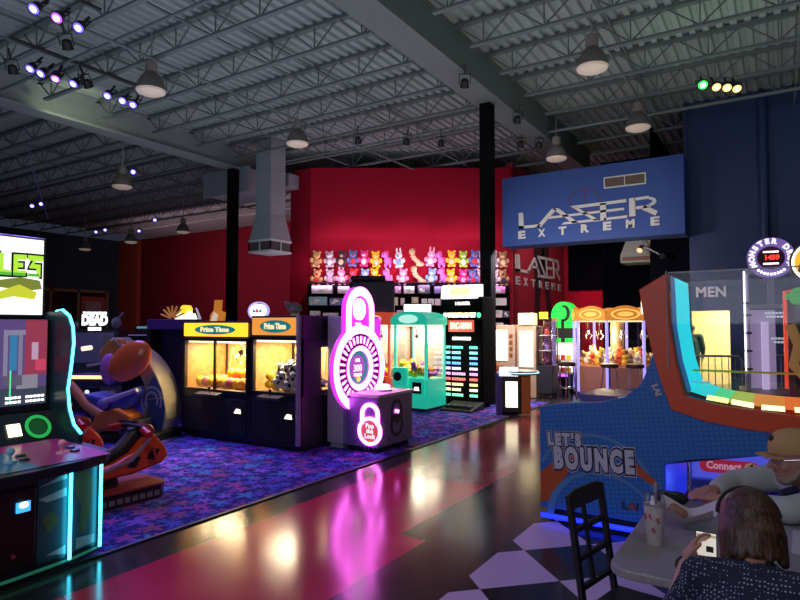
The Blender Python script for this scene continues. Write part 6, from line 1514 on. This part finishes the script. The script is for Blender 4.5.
mb = MB(); torso(mb,pel+V3(0,0,.02),chs,nk-V3(0,0,.05),(LS,RS),1.10)
mb.limb([LS,LE,LE.lerp(LW_,.80)],[.078,.066,.050]); mb.limb([RS,RE,RE.lerp(RW_,.8)],[.078,.066,.050])
remeshed(mb,'shirt',M('shirt_pale_grey',(.42,.45,.42),.9,scale=8,var=.12),w,.011,6)
mb = MB(); legs(mb,[pel+V3(-.02,-.09,-.03),pel+V3(-.10,.02,-.03)],knees,[f+V3(0,0,.03) for f in feet],1.12); mb.ell(pel-V3(0,0,.02),(.19,.15,.10))
remeshed(mb,'trousers',M('trousers_dark',(.02,.02,.025),.9),w,.012,5)
for ft in feet: remeshed(MB().limb([ft-V3(0,0,.05),ft+V3(-.14,-.07,-.06)],[.04,.034]),'shoe',RUBBER,w,.01,3)
mb = MB()
for sx in (-1,1): mb.limb([P(sx*.05,-.02,-.15),P(sx*.05,.05,-.165),P(sx*.02,.085,-.20)],[.022,.020,.012],8)
remeshed(mb,'collar',M('collar_navy',(.02,.03,.08),.8),w,.007,3)
CAPM = M('cap_tan',(.50,.30,.12),.8,scale=10,var=.12)
mb = MB()
prof = [(1.0,.045),(1.02,.07),(.97,.098),(.82,.128),(.55,.148),(.2,.156)]
vs = []; nn = 24
for k_,z_ in prof: vs += [tuple(P(.086*k_*math.cos(2*PI*j/nn),-.004+.108*k_*math.sin(2*PI*j/nn),z_)) for j in range(nn)]
mb.add(vs,[(i*nn+j,i*nn+(j+1)%nn,(i+1)*nn+(j+1)%nn,(i+1)*nn+j) for i in range(len(prof)-1) for j in range(nn)]+[tuple((len(prof)-1)*nn+j for j in range(nn)),tuple(range(nn))])
cap = mb.build('cap', CAPM, w)
br = []
for i in range(13):
    a = PI*i/12; br.append((.080*math.cos(a),.072+.092*math.sin(a)))
vs = [tuple(P(x,y,.058-.25*x*x/.08-.10*(y-.07)*.9)) for x,y in br]+[tuple(P(x,y,.050-.25*x*x/.08-.10*(y-.07)*.9)) for x,y in br]; k_ = len(br)
MB().add(vs,[tuple(range(k_)),tuple(range(2*k_-1,k_-1,-1))]+[(i,(i+1)%k_,k_+(i+1)%k_,k_+i) for i in range(k_)]).build('brim', CAPM, cap)
MB().ell(P(0,.088,.115),(.022,.012,.02),R).build('badge', M('badge_black',(.02,.015,.015),.6), cap)
mb = MB(); mb.ell(P(0,.050,-.080),(.046,.042,.036),R).ell(P(0,.090,-.042),(.028,.012,.008),R)
for sx in (-1,1): mb.limb([P(sx*.060,.0,-.03),P(sx*.054,.03,-.065),P(sx*.03,.058,-.09)],[.012,.014,.018],8)
remeshed(mb,'beard',M('beard_grey',(.30,.22,.18),.9,scale=40,var=.3),w,.006,3)
mb = MB(); mb.ell(P(0,-.055,.0),(.078,.060,.070),R)
remeshed(mb,'hair',M('hair_grey',(.28,.25,.22),.8,scale=40,var=.3),w,.008,3)
g = MB()
for sx in (-1,1):
    g.tube([P(sx*.034+.024*math.cos(a),.100,.016+.018*math.sin(a)) for a in [2*PI*i/18 for i in range(18)]],.0025,6,True)
    g.tube([P(sx*.058,.099,.02),P(sx*.078,.0,.02)],.0025,6)
g.tube([P(-.010,.102,.02),P(.010,.102,.02)],.0025,6).build('glasses', CHROME, w)

# --- figure in the doorway
w = thing('person', 'dark silhouetted person standing in the lit MEN doorway', 'person', (-1.92,17.9,0))
c_ = V3(-2.0,17.9,0)
mb = MB(); hd = c_+V3(0,0,1.60); P, R = head(mb,hd,V3(.3,.95,0))
torso(mb,c_+V3(0,0,.95),c_+V3(0,0,1.25),c_+V3(0,0,1.46),(c_+V3(-.20,0,1.40),c_+V3(.20,0,1.40)))
mb.limb([c_+V3(0,0,1.3),c_+V3(0,0,1.46),hd],[.07,.06,.06])
for sx in (-1,1):
    mb.limb([c_+V3(sx*.20,0,1.38),c_+V3(sx*.26,.02,1.10),c_+V3(sx*.24,.10,.88)],[.06,.048,.034]); hand(mb,c_+V3(sx*.24,.10,.87),V3(0,.2,-1),V3(-sx,0,0),.4,1,sx)
    mb.limb([c_+V3(sx*.09,0,.92),c_+V3(sx*.10,.02,.5),c_+V3(sx*.11,0,.08)],[.092,.062,.045]); mb.limb([c_+V3(sx*.11,0,.06),c_+V3(sx*.12,.16,.04)],[.045,.036])
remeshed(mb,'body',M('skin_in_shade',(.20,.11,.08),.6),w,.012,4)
mb = MB(); torso(mb,c_+V3(0,0,.93),c_+V3(0,0,1.25),c_+V3(0,0,1.42),(c_+V3(-.20,0,1.40),c_+V3(.20,0,1.40)),1.12)
for sx in (-1,1): mb.limb([c_+V3(sx*.20,0,1.38),c_+V3(sx*.26,.02,1.10),c_+V3(sx*.245,.08,.93)],[.078,.062,.05])
remeshed(mb,'jacket',M('jacket_dark_teal',(.015,.03,.035),.8),w,.014,5)
mb = MB()
for sx in (-1,1): mb.limb([c_+V3(sx*.09,0,.95),c_+V3(sx*.10,.02,.5),c_+V3(sx*.11,0,.10)],[.105,.076,.06])
remeshed(mb,'trousers',M('trousers_black',(.012,.013,.016),.8),w,.014,4)
remeshed(MB().ell(P(0,-.02,.04),(.085,.098,.092),R),'hair',M('hair_black',(.012,.01,.01),.6),w,.01,3)

# ------------------------------------------------------------------ camera and light
cam = bpy.data.cameras.new('camera'); co = bpy.data.objects.new('camera', cam); COL.objects.link(co)
cam.sensor_width = 36; cam.lens = 36*600/800; cam.clip_start = .05; cam.clip_end = 200
co.location = (0,0,CAM_H); co.rotation_euler = (PI/2+math.atan(25/600),0,YAW)
SC.camera = co
wd = bpy.data.worlds.new('world'); SC.world = wd; wd.use_nodes = True
wd.node_tree.nodes['Background'].inputs[0].default_value = (.55,.62,1,1); wd.node_tree.nodes['Background'].inputs[1].default_value = .035
def lamp(kind, name, loc, col, power, aim=None, size=.5, size_y=None, spot=60, blend=.6):
    l = bpy.data.lights.new(name, kind); l.energy = power; l.color = col
    if kind == 'AREA':
        l.size = size
        if size_y: l.shape = 'RECTANGLE'; l.size_y = size_y
    else: l.shadow_soft_size = size
    if kind == 'SPOT': l.spot_size = math.radians(spot); l.spot_blend = blend
    o = bpy.data.objects.new(name, l); COL.objects.link(o); o.location = loc
    if aim is not None: o.rotation_euler = (Vector(aim)-Vector(loc)).to_track_quat('-Z','Y').to_euler()
    return o
# added upward area lamps stand in for ambient glow on the roof deck
lamp('AREA','hall_fill_middle',(-9,9,2.9),(.80,.90,1),165,(-9,9,9),8,10)
lamp('AREA','hall_fill_right',(0,8.5,3.6),(.85,.95,.85),150,(0,8.5,9),8,11)
lamp('AREA','hall_fill_front',(-7,2.5,3.6),(.75,.8,1),70,(-7,2.5,9),10,5)
lamp('AREA','hall_fill_left',(-20,13,3),(.66,.70,1),40,(-20,13,9),10,10)
# stage lights and wall spots, with added fill for toys and side wall
for x,y in ((-9.09,4.4),(-9.09,5.04),(-11.32,5.6),(-11.32,6.9)):
    lamp('SPOT','stage_beam',(x,y,6.2),(.30,.20,1),420,(x+3.6,y-1.2,0),.12,spot=75)
lamp('SPOT','stage_beam_blue',(-9.9,7.2,6.2),(.25,.25,1),350,(-9.8,5.6,0),.12,spot=80)
lamp('SPOT','girder_wash',(-13.2,7.6,6.4),(.9,1,.62),30,(-14.4,7.9,6.8),.1,spot=110)
lamp('SPOT','stage_beam_amber',(-.7,13.0,6.2),(1,.82,.5),260,(-1.0,12.9,.3),.1,spot=50)
lamp('SPOT','stage_beam_green',(-1.14,12.68,6.2),(.1,1,.2),8,(-1.1,12.6,7.3),.1,spot=120)
for (x,y),lt in (((-7.93,12.83),.3),((-7.26,13.46),2.4),((-8.9,12.1),-1.7)):
    lamp('SPOT','toy_wall_spot',(x,y,6.2),(1,.72,.80),420,vd(lt,19,3.0),.12,spot=52,blend=.9)
lamp('AREA','toy_wall_strip',vd(.3,18.05,2.95),(1,.62,.85),75,vd(.3,19.0,3.9),6,.15)  # added in front of the toys to brighten them; no strip fixture
lamp('SPOT','sign_spot',(-4.3,9.6,5.9),(.9,.95,1),190,(-4.2,15.75,4.7),.15,spot=48)
lamp('SPOT','wall_spot',(1.2,10.5,6.2),(.55,.7,1),60,(1.0,16.5,3.2),.15,spot=90)
lamp('SPOT','side_wall_fill',(-4.9,18.4,6.3),(1,.85,.85),330,(-7.1,20.6,3.4),.1,spot=80)  # added to brighten the red side wall, no fixture modelled
lamp('SPOT','entrance_red',(-5.6,21.2,4.6),(1,.12,.25),160,(-5.0,23.4,2.6),.1,spot=80)
# in the cabinets and restroom, then added fill lamps
lamp('AREA','prize_light_wide',(-7.09,6.5,1.41),(1,.80,.42),60,(-7.09,6.5,0),1.2,.5)
lamp('AREA','prize_light_single',(-5.87,6.5,1.44),(1,.84,.55),36,(-5.84,6.5,0),.8,.5)
lamp('AREA','crane_red_light',(-7.08,10.6,1.66),(1,.85,.6),30,(-7.08,10.6,0),.6,.6)
lamp('AREA','crane_green_light',(-6.16,10.6,1.66),(1,.9,.65),40,(-6.16,10.6,0),.6,.6)
lamp('POINT','carousel_light',(-3.62,15.0,1.45),(1,.78,.45),90,None,.2)
lamp('AREA','restroom_light',(-.6,18.2,2.5),(1,.86,.46),330,(-.6,18.2,0),2,1.5)
lamp('AREA','kiosk_fill',(-4.7,12.2,3.4),(1,.9,.92),190,(-4.7,14.2,.5),.8,.8)  # added over the aisle to brighten the kiosk fronts and floor
lamp('POINT','bounce_under_light',(-.45,6.0,.30),(.08,.14,1),5,None,.08)
lamp('AREA','cafe_fill',(1.2,1.5,4.2),(.95,.86,.95),13,(-.4,3.4,.6),1.6,1.6)  # added weak fill over the table, standing for room ambience
lamp('SPOT','bike_fill',(-2.2,.6,6.2),(1,.80,.72),260,(-5.6,3.5,.4),.1,spot=26)  # unseen lamp added off frame to brighten the motorcycles
lamp('AREA','back_wall_fill',(-22,18,5.5),(1,.62,.70),420,(-22,24,3.0),14,2)  # added to lift the dark back wall
lamp('AREA','front_fill',(-2.5,-3.5,3.2),(.82,.84,1),105,(-3.5,6,1.2),6,3)  # added fill from behind the camera

SC.view_settings.view_transform = 'Standard'; SC.view_settings.look = 'None'; SC.view_settings.gamma = 1.0
SC.view_settings.use_curve_mapping = False; SC.view_settings.exposure = 0.0
SC.cycles.use_denoising = True; SC.cycles.max_bounces = 8; SC.cycles.transparent_max_bounces = 12
SC.cycles.sample_clamp_indirect = 4.0; SC.cycles.caustics_reflective = False; SC.cycles.caustics_refractive = False
